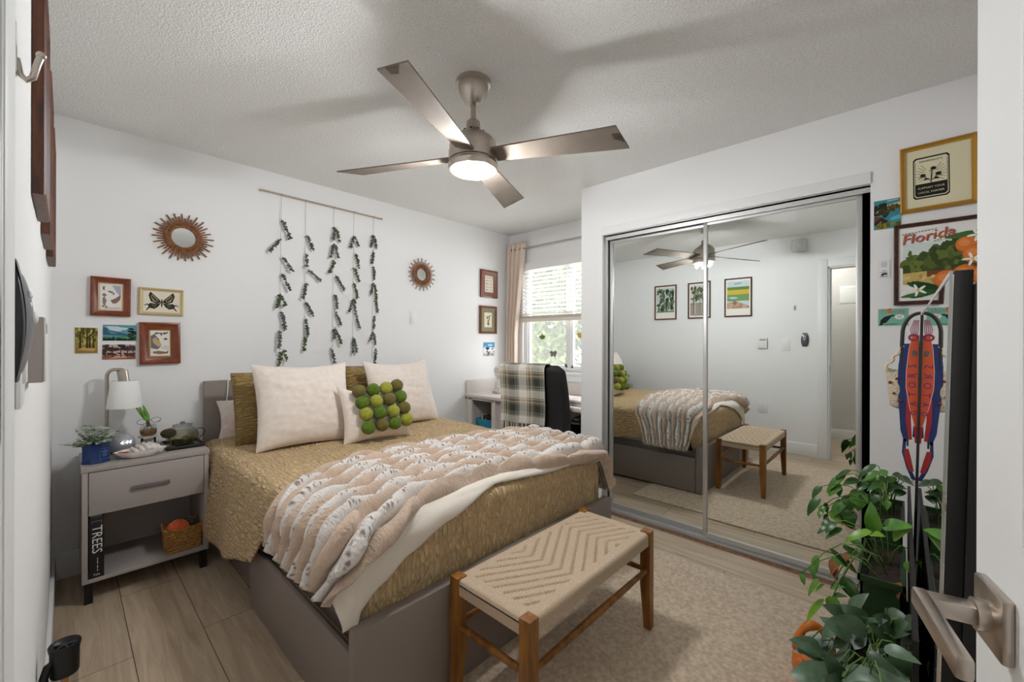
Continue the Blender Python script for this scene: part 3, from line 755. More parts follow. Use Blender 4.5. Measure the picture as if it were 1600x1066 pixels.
q.build('spine_rule', flat((235, 230, 222)), bk); q = MB(TM); q.text('Yale', 0.014, 0.0, -0.168, 0.0)
q.build('publisher_lettering', flat((235, 230, 222)), bk)
# ------------------------------------------------------------------ things on the nightstand
def leaf(q, p, d, up, L, W, n=5, fold=0.25, droop=0.3, heart=0.0, seg=1):
    """one leaf blade from point p along d"""
    d = Vector(d).normalized(); up = Vector(up); s = d.cross(up)
    if s.length < 1e-5: s = d.orthogonal()
    s.normalize(); up = s.cross(d).normalized(); p = Vector(p)
    rows = []
    for i in range(n + 1):
        t = i / n
        wd_ = W * 0.5 * (math.sin(PI * t ** (0.75 - 0.2 * heart)) ** 0.8 if 0 < t < 1 else (0.25 * heart if t == 0 else 0.0))
        c = p + d * (L * t * (1 - 0.2 * droop * t)) - up * (L * droop * t * t)
        if wd_ < 1e-6: rows.append([q.v(c)])
        else:
            back = -d * (L * 0.10 * heart * (1 - t) ** 2)
            cols = []
            for j in range(-2, 3):
                f = j / 2
                cols.append(q.v(c + s * wd_ * f + up * (wd_ * fold * abs(f) ** 1.4 - (0.10 * wd_ * heart * abs(f) ** 3)) + back * abs(f)))
            rows.append(cols)
    for A, B in zip(rows[:-1], rows[1:]):
        if len(A) == 1 and len(B) == 1: continue
        if len(A) == 1:
            for j in range(4): q.f([A[0], B[j], B[j + 1]])
        elif len(B) == 1:
            for j in range(4): q.f([A[j], A[j + 1], B[0]])
        else:
            for j in range(4): q.f([A[j], A[j + 1], B[j + 1], B[j]])

Z0 = NT + 0.0005
# blue pot
t = thing('potted_plant', 'small grey green leafy plant in a faceted dark blue pot', 'potted plant', (0.152, 2.93, Z0))
BLUE = mat('blue_glaze', (30, 62, 122), 0.3, var=((24, 50, 104), 30, 3))
q = MB(); 
def oct_(a): return 1 / math.cos(((a + PI / 8) % (PI / 4)) - PI / 8) * 0.97
q.lathe([(0, 0), (0.051, 0), (0.054, 0.004), (0.051, 0.010), (0.0495, 0.014), (0.0495, 0.082), (0.052, 0.088), (0.052, 0.093), (0.046, 0.093), (0.044, 0.075), (0, 0.075)], (0.152, 2.93, Z0), 64, fn=oct_)
q.build('pot', BLUE, t, angle=25)
LBM = Matrix.Translation((0.163, 2.93, Z0 + 0.045)) @ Matrix.Rotation(math.radians(22.5), 4, 'Z') @ Matrix.Translation((0, -0.0500, 0))
q = MB(LBM); pr_ = []
for (w_, h_) in ((0.016, 0.026),):
    pts = [(-w_, -h_), (w_, -h_), (w_ + .003, -h_ + .005), (w_ + .003, h_ - .006), (w_, h_), (-w_, h_), (-w_ - .003, h_ - .006), (-w_ - .003, -h_ + .005)]
    q.tube([(a, 0, b) for a, b in pts], 0.0006, 4, closed=True)
for z_, w_ in ((0.012, 0.012), (0.006, 0.010), (-0.004, 0.011), (-0.010, 0.006)): q.box(-w_, w_, -0.0005, 0.0, z_ - 0.0014, z_ + 0.0014)
q.poly([(-0.004, -0.0005, 0.018), (0.004, -0.0005, 0.018), (0.0, -0.0005, 0.022)])
q.build('label_mark', flat((120, 140, 180)), t)
q = MB(); st = MB()
for i in range(48):
    a, e = rnd(0, 2 * PI), rnd(0.25, 1.45)
    Ls = rnd(0.045, 0.105); base = Vector((0.152 + 0.02 * math.cos(a), 2.93 + 0.02 * math.sin(a), Z0 + 0.078))
    dr_ = Vector((math.cos(a) * math.cos(e), math.sin(a) * math.cos(e), math.sin(e)))
    tip = base + dr_ * Ls; mid = base + dr_ * Ls * 0.5 + Vector((0, 0, 0.008))
    if tip.x < 0.02: continue
    st.tube([base, mid, tip], 0.0009, 4)
    for k in range(7):
        f = 0.3 + 0.7 * k / 6; pp = base + dr_ * Ls * f; aa = k * 2.4 + i
        leaf(q, pp, dr_ * 0.5 + Vector((math.cos(aa), math.sin(aa), 0.35)), (0, 0, 1), rnd(0.014, 0.022), rnd(0.015, 0.021), 4, 0.2, 0.2, 0.5)
q.build('foliage', mat('sage_leaf', (148, 160, 140), 0.7, var=((186, 196, 178), 60, 2)), t, angle=180); st.build('stem', mat('stem_green', (112, 124, 92), 0.7), t, angle=180)
# lamp
t = thing('table_lamp', 'silver reading lamp with a tapered white shade on the nightstand', 'lamp', (0.200, 3.125, Z0))
lx, ly = 0.200, 3.125
q = MB(); q.lathe([(0, 0), (0.06, 0), (0.062, 0.004), (0.058, 0.012), (0.012, 0.016), (0, 0.016)], (lx, ly, Z0), 32); q.build('base', METAL, t)
q = MB(); pts = [(lx, ly, Z0 + 0.012), (lx, ly, 1.062)]
for i in range(1, 9):
    a = PI / 2 * i / 8; pts.append((lx + 0.03 - 0.03 * math.cos(a), ly - 0.006 * i / 8, 1.062 + 0.036 * math.sin(a)))
pts.append((lx + 0.052, ly - 0.010, 1.098)); pts.append((lx + 0.066, ly - 0.012, 1.092))
q.tube(pts, 0.0085, 14); q.build('pole', METAL, t)
q = MB(); q.cyl((lx + 0.060, ly - 0.012, 1.092), (lx + 0.068, ly - 0.012, 1.028), 0.0235, seg=28); q.build('socket', METAL, t)
q = MB(); sc_ = Vector((lx + 0.070, ly - 0.012, 0))
q.lathe([(0.074, 0.888), (0.0745, 0.890), (0.058, 1.034), (0.0575, 1.036), (0.055, 1.034), (0.0715, 0.890), (0.074, 0.888)], (sc_.x, sc_.y, 0), 48)
q.build('lamp_shade', mat('shade_white', (250, 250, 248), 0.8), t, angle=60)
# round clock
gc = Vector((0.252, 3.035, Z0 + 0.055))
t = thing('globe_clock', 'round grey globe clock with glowing white digits beside the lamp', 'clock', (gc.x, gc.y, Z0))
q = MB(); q.ball(gc, 0.0555, 32, 22); q.build('globe', mat('globe_grey', (150, 152, 160), 0.12, var=((170, 172, 178), 8, 2), spec=0.7), t, angle=180)
q = MB(); q.lathe([(0, -0.056), (0.024, -0.056), (0.027, -0.050), (0.022, -0.046), (0, -0.046)], gc, 24); q.build('foot', WHITEP, t)
dirc = (CAM - gc); dirc.z = 0; dirc.normalize()
GM = Matrix.Translation(gc + Vector((0, 0, 0.012)) + Vector((0.25, -0.97, 0)).normalized() * 0.0548) @ Matrix.Rotation(math.radians(14), 4, 'Z')
q = MB(GM); q.text('4:44', 0.027, 0, 0, 0, shear=0.15); q.build('digits', mat('clock_digits', (255, 255, 255), 0.5, emis=((255, 255, 255), 1.6)), t)
# scalloped dish with shell
dc = Vector((0.318, 2.905, Z0))
t = thing('dish', 'white scalloped oval dish with painted red flowers', 'dish', dc)
PORC = mat('porcelain', (240, 234, 226), 0.2)
q = MB(); q.lathe([(0, 0.006), (0.055, 0.006), (0.066, 0.012), (0.098, 0.036), (0.101, 0.036), (0.100, 0.032), (0.068, 0.004), (0.052, 0.0), (0, 0.0)], dc, 64, sx=1.0, sy=0.62, fn=lambda a: 1 + 0.045 * math.cos(6 * a)); q.build('bowl', PORC, t, angle=60)
q = MB().use(flat((196, 44, 52)))
for (dx, dy) in ((-0.078, -0.010), (-0.062, 0.006), (-0.064, -0.018), (-0.048, -0.008)):
    for k in range(5):
        a = k * 2 * PI / 5; c = dc + Vector((dx + 0.006 * math.cos(a), dy + 0.006 * math.sin(a), 0.028 + (abs(dx) - 0.055) * 0.35)); q.ball(c, 0.005, 8, 6, (1, 1, 0.4))
q.use(flat((70, 66, 60)))
for (dx, dy) in ((-0.086, 0.004), (-0.052, 0.014)): q.ball(dc + Vector((dx, dy, 0.028)), 0.005, 8, 6, (1.4, 0.7, 0.4))
q.build('painted_flowers', None, t, angle=180)
for i, (dx, L, hh) in enumerate(((-0.022, .075, 0.040), (0.000, .088, 0.050), (0.022, .094, 0.058), (0.044, .086, 0.056), (0.066, .070, 0.047))):
    q = MB().use(mat('wax_white', (240, 234, 228), 0.5, var=((226, 214, 208), 60, 2))); c = dc + Vector((dx, 0.0, hh - 0.012))
    q.tube([c + Vector((-0.010, 0.030, 0.012)), c + Vector((0.0, 0.0, 0.006)), c + Vector((0.012, -0.034, -0.012))], [0.0105, 0.0115, 0.0105], 14)
    q.use(flat((150, 110, 106)))
    q.tube([c + Vector((-0.008, 0.020, 0.0215)), c + Vector((0.001, 0.0, 0.0175)), c + Vector((0.009, -0.020, 0.0062))], 0.0009, 4)
    tag(q.build('wax_melt', None), 'white wrapped stick lying in the scalloped dish on the nightstand', 'stick', 'white wrapped sticks in the dish')
# tray
t = thing('tray', 'flat black tray at the right end of the nightstand', 'tray', (0.51, 3.03, Z0))
q = MB(); x0, x1, y0, y1 = 0.425, 0.596, 2.925, 3.15
q.box(x0, x1, y0, y1, Z0, Z0 + 0.005)
for d in ((x0, x1, y0, y0 + 0.006), (x0, x1, y1 - 0.006, y1), (x0, x0 + 0.006, y0, y1), (x1 - 0.006, x1, y0, y1)): q.box(*d, Z0, Z0 + 0.018, bev=0.002)
q.build('tray_body', mat('tray_black', (34, 32, 34), 0.25), t)
ZT = Z0 + 0.0052
# glass teapot with moss balls
tc_ = Vector((0.512, 3.045, ZT))
t = thing('glass_jar', 'squat round glass jar of water with green moss balls on the black tray', 'jar', tc_)
q = MB(); q.lathe([(0, 0.001), (0.050, 0.001), (0.070, 0.020), (0.078, 0.048), (0.070, 0.078), (0.050, 0.095), (0.041, 0.100), (0.043, 0.108)], tc_, 40); q.build('glass_bowl', CLEAR, t, angle=180)
q = MB(); q.lathe([(0, 0.003), (0.048, 0.003), (0.067, 0.021), (0.0755, 0.048), (0.068, 0.074), (0, 0.074)], tc_, 36); q.build('water', glass_mat('pond_water', (232, 226, 204), 0.25), t, angle=60)
q = MB(); q.lathe([(0.043, 0.1085), (0.047, 0.109), (0.046, 0.114), (0.030, 0.118), (0.012, 0.119), (0.010, 0.126), (0.013, 0.130), (0.0, 0.132)], tc_, 36); q.build('lid', glass_mat('lid_glass', (205, 196, 200), 0.45), t, angle=60)
q = MB(); q.tube([tc_ + Vector((0.066, -0.02, 0.085)), tc_ + Vector((0.094, -0.02, 0.082)), tc_ + Vector((0.104, -0.02, 0.064)), tc_ + Vector((0.092, -0.02, 0.042)), tc_ + Vector((0.068, -0.02, 0.022)), tc_ + Vector((0.060, -0.02, 0.012))], 0.0022, 8); q.build('wire_handle', BLACKM, t)
for (dx, dy, r) in ((-0.036, -0.022, 0.018), (0.002, -0.034, 0.020), (0.036, -0.020, 0.019), (0.016, 0.016, 0.020)):
    q = MB(); q.ball(tc_ + Vector((dx, dy, 0.004 + r)), r, 18, 12, fn=lambda d: 1 + 0.06 * nz(d.x * 5, d.y * 5, d.z * 5)); tag(q.build('moss_ball', mat('moss', (58, 64, 28), 1.0, bump=(300, 0.8, 0.004), var=((82, 84, 36), 80, 3)), angle=180), 'dark green moss ball in the water of the squat glass jar', 'moss ball', 'moss balls in the glass jar')
# riser and propagation jar
rc = Vector((0.366, 3.085, Z0))
t = thing('display_stand', 'small mirrored stand with black legs under the jar of stems', 'stand', rc)
q = MB(); q.lathe([(0, 0.066), (0.044, 0.066), (0.044, 0.072), (0, 0.072)], rc, 32); q.build('disc', mat('pale_disc', (214, 200, 192), 0.25), t)
for k in range(4):
    a = PI / 4 + k * PI / 2; q = MB(); q.cyl(rc + Vector((0.038 * math.cos(a), 0.038 * math.sin(a), 0)), rc + Vector((0.038 * math.cos(a), 0.038 * math.sin(a), 0.067)), 0.003, seg=8); q.build('leg', BLACKM, t)
q = MB(); q.box(rc.x - 0.022, rc.x + 0.022, rc.y - 0.012, rc.y - 0.008, Z0 + 0.004, Z0 + 0.062); q.build('mirror_plate', MIRROR, t)
jc = rc + Vector((0, 0, 0.0725))
t = thing('propagation_jar', 'small round glass jar of amber water and rooted green stems', 'jar', jc)
q = MB(); q.lathe([(0, 0.001), (0.030, 0.001), (0.037, 0.012), (0.038, 0.040), (0.033, 0.055), (0.030, 0.060), (0.032, 0.066)], jc, 36); q.build('jar_glass', CLEAR, t, angle=180)
q = MB(); q.lathe([(0, 0.003), (0.029, 0.003), (0.0355, 0.013), (0.0365, 0.034), (0, 0.034)], jc, 30); q.build('water', mat('amber_water', (176, 120, 70), 0.15, var=((120, 76, 40), 70, 3)), t, angle=60)
q = MB(); 
for k in range(7):
    a = k * 0.9; q.tube([jc + Vector((0.004, 0, 0.064)), jc + Vector((0.018 * math.cos(a), 0.018 * math.sin(a), 0.045)), jc + Vector((0.026 * math.cos(a), 0.026 * math.sin(a), 0.03))], 0.0014, 5)
q.tube([jc + Vector((0.002, 0, 0.050)), jc + Vector((-0.004, 0, 0.082))], [0.010, 0.007], 10); q.build('roots', mat('root_brown', (88, 76, 50), 0.9), t)
q = MB()
for (dx, tx) in ((-0.002, -0.028), (0.004, -0.018), (-0.006, -0.036)):
    leaf(q, jc + Vector((dx, -0.004 + dx, 0.076)), (tx, 0.006, 0.07), (0.6, -0.8, 0), rnd(0.095, 0.115), 0.020, 6, 0.3, 0.05)
q.build('leaf_blades', mat('bulb_leaf', (88, 138, 36), 0.45, var=((116, 164, 60), 30, 2)), t, angle=180)
# folded spectacles
t = thing('spectacles', 'thin wire rimmed spectacles resting on the stem jar', 'spectacles', jc + Vector((0.0, -0.01, 0.066)))
q = MB()
for cx_ in (-0.030, 0.030):
    q.tube([jc + Vector((cx_ + 0.021 * math.cos(a), -0.030 + 0.004 * math.cos(a), 0.083 + 0.014 * math.sin(a) + (0.005 if cx_ > 0 else 0))) for a in [2 * PI * k / 20 for k in range(20)]], 0.0011, 5, closed=True)
q.tube([jc + Vector((-0.010, -0.030, 0.086)), jc + Vector((0, -0.033, 0.090)), jc + Vector((0.010, -0.030, 0.088))], 0.0011, 5)
for s in (-1, 1): q.tube([jc + Vector((s * 0.050, -0.028, 0.085)), jc + Vector((s * 0.047, 0.010, 0.074)), jc + Vector((s * 0.042, 0.030, 0.066))], 0.0011, 5)
q.build('wire_frame', BLACKM, t)
# dried seed head
pc = Vector((0.452, 2.985, ZT))
t = thing('dried_seed_head', 'round dark dried seed head on a short stem on the tray', 'dried flower', pc)
q = MB(); q.ball(pc + Vector((-0.012, 0, 0.082)), 0.032, 20, 14, (1.1, 1, 0.8), fn=lambda d: 1 + 0.12 * nz(d.x * 9, d.y * 9, d.z * 9)); q.build('seed_head', mat('seed_brown', (70, 58, 42), 0.95, bump=(120, 1.0, 0.01, 'voronoi')), t, angle=180)
q = MB(); q.tube([pc + Vector((0, 0, 0)), pc + Vector((-0.008, 0, 0.06))], 0.004, 8); q.lathe([(0, 0), (0.02, 0), (0.018, 0.006), (0, 0.008)], pc, 16)
q.build('stem', mat('seed_stem', (92, 78, 56), 0.9), t)
q = MB()
for k in range(26):
    a, e = rnd(-0.6, 2.2), rnd(0.1, 1.2); b0 = pc + Vector((-0.008, 0.05, 0.08)); d = Vector((math.cos(a) * math.cos(e) * 0.4, 0.2 * math.sin(a), math.sin(e))) * rnd(0.03, 0.06)
    q.tube([b0, b0 + d * 0.6 + Vector((0.01, 0, 0.0)), b0 + d + Vector((0.02, 0, -0.006))], 0.0011, 4)
q.tube([pc + Vector((-0.006, 0.004, 0.05)), pc + Vector((-0.008, 0.05, 0.082))], 0.0015, 5)
q.build('dried_sprig', mat('straw', (196, 172, 150), 0.9), t, angle=180)
# wicker basket with yarn
bc = Vector((0.492, 2.915, 0.117))
t = thing('wicker_basket', 'small golden wicker basket with a scalloped rim on the nightstand shelf', 'basket', bc)
q = MB()
def bask(off):
    def g(u, v):
        a = u * 2 * PI; n_ = 5.0
        cx_, sy_ = math.cos(a), math.sin(a); r = (abs(cx_) ** n_ + abs(sy_) ** n_) ** (-1 / n_)
        hw = 0.076 + 0.006 * v; hd_ = 0.072 + 0.005 * v
        top = 0.112 + 0.012 * abs(math.sin(a * 4))
        i = u * 84; j = v * 13
        b = 0.0035 * math.sin(i * PI) * math.cos((j + (0.5 if int(i) % 2 else 0)) * PI)  + 0.0018 * abs(math.sin(j * PI))
        k = 1 + (b - off) / 0.075
        return (bc.x + hw * r * cx_ * k, bc.y + hd_ * r * sy_ * k, bc.z + 0.001 + v * top)
    return g
q.grid(bask(0), 252, 60, cu=True); q.grid(bask(0.008), 120, 30, cu=True)
q.build('woven_body', mat('wicker', (186, 138, 72), 0.6, var=((146, 98, 44), 70, 3), bump=(300, 0.3, 0.002)), t, angle=180)
MB().box(bc.x - 0.07, bc.x + 0.07, bc.y - 0.066, bc.y + 0.066, bc.z, bc.z + 0.008).build('basket_base', mat('wicker', (186, 138, 72)), t)
q = MB(); pts = [bc + Vector((0.084 * math.copysign(abs(math.cos(a)) ** .4, math.cos(a)), 0.079 * math.copysign(abs(math.sin(a)) ** .4, math.sin(a)), 0.113 + 0.012 * abs(math.sin(a * 4)) + 0.002 * math.sin(40 * a))) for a in [2 * PI * k / 160 for k in range(160)]]
q.tube(pts, 0.0045, 8, closed=True); q.build('rim', mat('wicker', (186, 138, 72)), t)
def yarn(c, r, col, label, nm):
    q = MB().use(mat(nm, col, 0.9, sheen=0.4, bump=(400, 0.4, 0.001)))
    q.ball(c, r * 0.93, 20, 14)
    for k in range(34):
        ax = Vector((rnd(-1, 1), rnd(-1, 1), rnd(-1, 1))).normalized(); o = ax.orthogonal().normalized(); p_ = ax.cross(o); of = rnd(-0.6, 0.6); rr = math.sqrt(1 - of * of)
        q.tube([Vector(c) + (ax * of + (o * math.cos(a) + p_ * math.sin(a)) * rr) * r * 0.96 for a in [2 * PI * j / 24 for j in range(24)]], 0.0028, 5, closed=True)
    tag(q.build('yarn_ball', None, angle=180), label, 'yarn')
yarn((0.470, 2.890, 0.226), 0.050, (238, 96, 40), 'bright orange yarn ball in the wicker basket', 'yarn_orange')
yarn((0.530, 2.950, 0.215), 0.036, (70, 68, 44), 'dark olive yarn ball behind the orange one in the wicker basket', 'yarn_olive')
q = MB(); q.use(mat('yarn_brown', (120, 96, 62), 0.9)); q.ball((0.500, 2.92, 0.158), 0.040, 20, 14, (1.4, 1.2, 0.7))
tag(q.build('yarn_bundle', None, angle=180), 'brown yarn at the bottom of the wicker basket', 'yarn')

# ------------------------------------------------------------------ ceiling fan
FC = Vector((1.318, 1.432, 0))
t = thing('ceiling_fan', 'brushed nickel ceiling fan with four taupe blades and a lit lamp', 'ceiling fan', (FC.x, FC.y, 2.03))
q = MB(); q.lathe([(0, 2.4395), (0.078, 2.4395), (0.081, 2.432), (0.079, 2.424), (0.068, 2.418), (0.066, 2.395), (0.052, 2.362), (0.040, 2.342), (0.034, 2.336), (0.0, 2.336)], FC, 48); q.build('canopy', METAL, t)
q = MB(); q.cyl(FC + Vector((0, 0, 2.24)), FC + Vector((0, 0, 2.34)), 0.0125, seg=20); q.build('downrod', METAL, t)
q = MB(); q.lathe([(0, 2.262), (0.024, 2.262), (0.031, 2.254), (0.032, 2.232), (0.034, 2.224), (0.042, 2.212), (0.066, 2.196), (0.092, 2.176), (0.104, 2.158), (0.107, 2.142), (0.107, 2.124), (0.109, 2.122), (0.109, 2.118), (0.111, 2.116), (0.111, 2.076), (0.108, 2.074), (0.0, 2.074)], FC, 64); q.build('motor_housing', METAL, t)
q = MB(); q.lathe([(0.105, 2.0735), (0.105, 2.067), (0.111, 2.066), (0.113, 2.062), (0.113, 2.048), (0.108, 2.034), (0.098, 2.030), (0.096, 2.036), (0.0, 2.036)], FC, 64); q.build('light_ring', METAL, t)
q = MB(); q.lathe([(0.0965, 2.034)] + [(0.0965 * math.cos(a), 2.032 - 0.018 * math.sin(a)) for a in [PI / 2 * k / 8 for k in range(8)]] + [(0, 2.014)], FC, 48)
q.build('lamp_lens', mat('lamp_lens', (60, 54, 44), 0.8, emis=((255, 234, 196), 0.80), spec=0.1), t, angle=180)
q = MB(); 
for k in range(10):
    a = 2 * PI * k / 10; q.box(*(FC.x + 0.05 * math.cos(a) - .004, FC.x + 0.05 * math.cos(a) + .004, FC.y + 0.05 * math.sin(a) - .004, FC.y + 0.05 * math.sin(a) + .004, 2.205, 2.2095))
q.build('vent_slot', BLACKM, t)
BLADE = mat('fan_blade', (128, 117, 106), 0.65, var=((120, 109, 98), 12, 3), spec=0.3)
for k in range(4):
    ang = math.radians(26.5 + 90 * k)
    M = Matrix.Translation(FC + Vector((0, 0, 2.098))) @ Matrix.Rotation(ang, 4, 'Z')
    q = MB(M); n_ = 14
    def bl(dz):
        def g(u, v):
            r = 0.085 + u * 0.575
            w_ = 0.088 + 0.055 * u; skew = (v - 0.5) * 0.05 * u ** 8 
            y = (v - 0.5) * w_ * (1 - 0.0 * u) ; pit = math.radians(-13)
            return (r + skew, y * math.cos(pit), y * math.sin(pit) + dz)
        return g
    q.grid(bl(0.003), n_, 4); q.grid(bl(-0.003), n_, 4)
    for (ua, va, ub, vb) in ((0, 0, 1, 0), (1, 0, 1, 1), (1, 1, 0, 1), (0, 1, 0, 0)):
        for i in range(n_):
            f0, f1 = i / n_, (i + 1) / n_
            P = lambda f, dz: bl(dz)(ua + (ub - ua) * f, va + (vb - va) * f)
            q.poly([P(f0, .003), P(f1, .003), P(f1, -.003), P(f0, -.003)])
    q.build('blade', BLADE, t, angle=50)
for k in range(6):          # ring of small lamps under the lens
    a = 2 * PI * (k + 0.5) / 6
    point_light('fan_lamp', (FC.x + 0.078 * math.cos(a), FC.y + 0.078 * math.sin(a), 2.003), FAN_POWER / 6, 0.009, (0.95, 0.975, 1.0))
# ------------------------------------------------------------------ wall decor
RATTAN = mat('rattan', (150, 96, 54), 0.55, var=((112, 66, 34), 60, 3))
def sunburst(label, x, z, r_in, r_ring, r_s, r_l, n, face, M=None):
    M = wallM('head', x, z)
    t = thing('sunburst_mirror', label, 'wall mirror', M.translation, 'rattan sunburst mirrors')
    q = MB(M); q.lathe([], (0, 0, 0)) if False else None
    for i in range(n):
        a = 2 * PI * (i + 0.5) / n; L = (r_l if i % 2 == 0 else r_s) * rnd(0.96, 1.04); c, s = math.cos(a), math.sin(a)
        k = MB(M); k.cyl((c * r_in * 1.05, -0.012, s * r_in * 1.05), (c * L, -0.010, s * L), 0.0046, 0.0040, 7); k.build('ray', RATTAN, t)
    for rr, y, th in ((r_in, -0.016, 0.006), (r_ring, -0.016, 0.005)):
        q.tube([(rr * math.cos(a), y, rr * math.sin(a)) for a in [2 * PI * k / 64 for k in range(64)]], th, 8, closed=True)
    m_ = n
    for i in range(m_):
        a = 2 * PI * i / m_; b = a + 0.16
        q.tube([(r_in * math.cos(a), -0.018, r_in * math.sin(a)), (r_ring * 1.02 * math.cos(b), -0.018, r_ring * 1.02 * math.sin(b))], 0.0042, 5)
    q.build('rattan_ring', RATTAN, t)
    q = MB(M); q.poly([(r_in * math.cos(a), -0.008, r_in * math.sin(a)) for a in [2 * PI * k / 48 for k in range(48)]]); q.build('mirror_glass', face, t)
sunburst('larger rattan sunburst mirror above the two framed insect prints', 0.543, 1.888, 0.066, 0.088, 0.124, 0.149, 48, MIRROR)
sunburst('smaller rattan sunburst mirror, right of the eucalyptus hanging', 2.283, 1.866, 0.060, 0.090, 0.120, 0.148, 42, MIRROR)

def frame(name, label, kind, a, z, w, h, fw, dp, fm, roll=0.0, group=None, prof=None, cat='framed picture', mat_board=None, mw=0.0, art=None, paper=(244, 240, 232), lean=0.0):
    """a, z = centre on the wall; picture opening inside the frame"""
    M = wallM(kind, a, z) @ Matrix.Rotation(roll, 4, 'Y')
    t = thing(name, label, cat, M.translation, group)
    P = prof or [(0, -0.001), (0, -dp), (0.25, -dp - 0.003), (0.75, -dp * 0.75), (1, -dp * 0.7), (1, -0.006)]
    q = MB(M); rings = []
    for f_, y in P:
        i = f_ * fw; rings.append([q.v((sx * (w / 2 - i), y, sz * (h / 2 - i))) for sx, sz in ((-1, -1), (1, -1), (1, 1), (-1, 1))])
    for A, B in zip(rings[:-1], rings[1:]):
        for j in range(4): q.f([A[j], A[(j + 1) % 4], B[(j + 1) % 4], B[j]])
    q.build('frame', fm, t, angle=25)
    W, Hh = w - 2 * fw, h - 2 * fw; y0 = -0.008
    q = MB(M); q.use(flat(paper)); q.box(-W / 2 - 0.002, W / 2 + 0.002, y0, -0.003, -Hh / 2 - 0.002, Hh / 2 + 0.002)
    if mat_board:
        for k, (c, ins) in enumerate(mat_board):
            q.use(flat(c)); q.box(-W / 2 + ins, W / 2 - ins, y0 - 0.0006 * (k + 1), y0, -Hh / 2 + ins, Hh / 2 - ins)
        y0 -= 0.0006 * len(mat_board); W -= 2 * mw; Hh -= 2 * mw
    if art: art(q, W, Hh, y0 - 0.0004)
    q.build('print', None, t, angle=30)
    return t
def card(name, label, kind, a, z, w, h, art, group=None, paper=(240, 238, 232), roll=0.0, cat='postcard'):
    M = wallM(kind, a, z) @ Matrix.Rotation(roll, 4, 'Y')
    q = MB(M); q.use(flat(paper)); q.box(-w / 2, w / 2, -0.0022, -0.0006, -h / 2, h / 2)
    art(q, w, h, -0.0026)
    o = q.build(name, None, angle=30); return tag(o, label, cat, group)
class Pen:
    """flat ink shapes on a picture, clipped to it"""
    def __init__(s, q, W, Hh, y): s.q, s.W, s.H, s.y = q, W / 2, Hh / 2, y
    def cl(s, p): return (min(max(p[0], -1), 1) * s.W, s.y, min(max(p[1], -1), 1) * s.H)
    def poly(s, c, pts): s.q.use(flat(c)); s.y -= 0.00004; s.q.poly([s.cl(p) for p in pts]); return s
    def rect(s, c, x0, z0, x1, z1): return s.poly(c, [(x0, z0), (x1, z0), (x1, z1), (x0, z1)])
    def blob(s, c, x, z, rx, rz, n=12, j=0.25, rot=0.0):
        pts = []
        for k in range(n):
            a = 2 * PI * k / n; r = 1 + rnd(-j, j); dx, dz = rx * r * math.cos(a), rz * r * math.sin(a)
            pts.append((x + dx * math.cos(rot) - dz * math.sin(rot) * s.H / s.W, z + dx * math.sin(rot) * s.W / s.H + dz * math.cos(rot)))
        return s.poly(c, pts)
    def ridge(s, c, z0, zt, amp, n=14, base=-1.0):
        return s.poly(c, [(-1, z0), (1, z0)] + [(1 - 2 * k / n, zt + rnd(-amp, amp)) for k in range(n + 1)])
    def line(s, c, a, b, w):
        dx, dz = (b[0] - a[0]) * s.W, (b[1] - a[1]) * s.H; L = math.hypot(dx, dz) or 1; nx, nz_ = -dz / L * w / s.W, dx / L * w / s.H
        return s.poly(c, [(a[0] + nx, a[1] + nz_), (b[0] + nx, b[1] + nz_), (b[0] - nx, b[1] - nz_), (a[0] - nx, a[1] - nz_)])
    def text(s, c, txt, size, x, z, **k): s.q.use(flat(c)); s.y -= 0.00004; s.q.text(txt, size, x * s.W, z * s.H, s.y, **k); return s
def foliage(p, cols, x0, x1, z0, z1, n, r):
    for i in range(n): p.blob(random.choice(cols), rnd(x0, x1), rnd(z0, z1), r * rnd(.6, 1.3), r * rnd(.6, 1.3), 9, 0.35)
def art_bugs(q, W, Hh, y):
    p = Pen(q, W, Hh, y); p.rect((238, 234, 228), -1, -1, 1, 1); p.poly((176, 176, 190), [(0.1, 0.95), (0.95, 0.95), (0.95, 0.0), (0.5, 0.45)])
    p.blob((120, 96, 100), -0.68, 0.68, 0.09, 0.16, 10); p.line((110, 90, 90), (-0.8, 0.86), (-0.56, 0.5), 0.001); p.line((110, 90, 90), (-0.56, 0.86), (-0.8, 0.5), 0.001)
    p.blob((140, 126, 120), -0.62, -0.35, 0.2, 0.38, 12); p.blob((150, 132, 126), -0.6, 0.12, 0.2, 0.14, 10); p.blob((150, 132, 126), -0.72, -0.78, 0.12, 0.10, 8); p.blob((150, 132, 126), -0.42, -0.82, 0.12, 0.09, 8)
    p.blob((120, 124, 96), 0.0, 0.4, 0.28, 0.07, 9, rot=-.3); p.blob((130, 132, 104), 0.25, 0.25, 0.14, 0.06, 9, rot=.5)
    p.poly((140, 110, 104), [(-0.05, -0.28), (0.4, -0.12), (0.95, 0.22), (0.9, -0.2), (0.55, -0.5), (0.2, -0.55)]); p.line((110, 96, 90), (-0.6, -0.92), (0.9, -0.9), 0.0012)
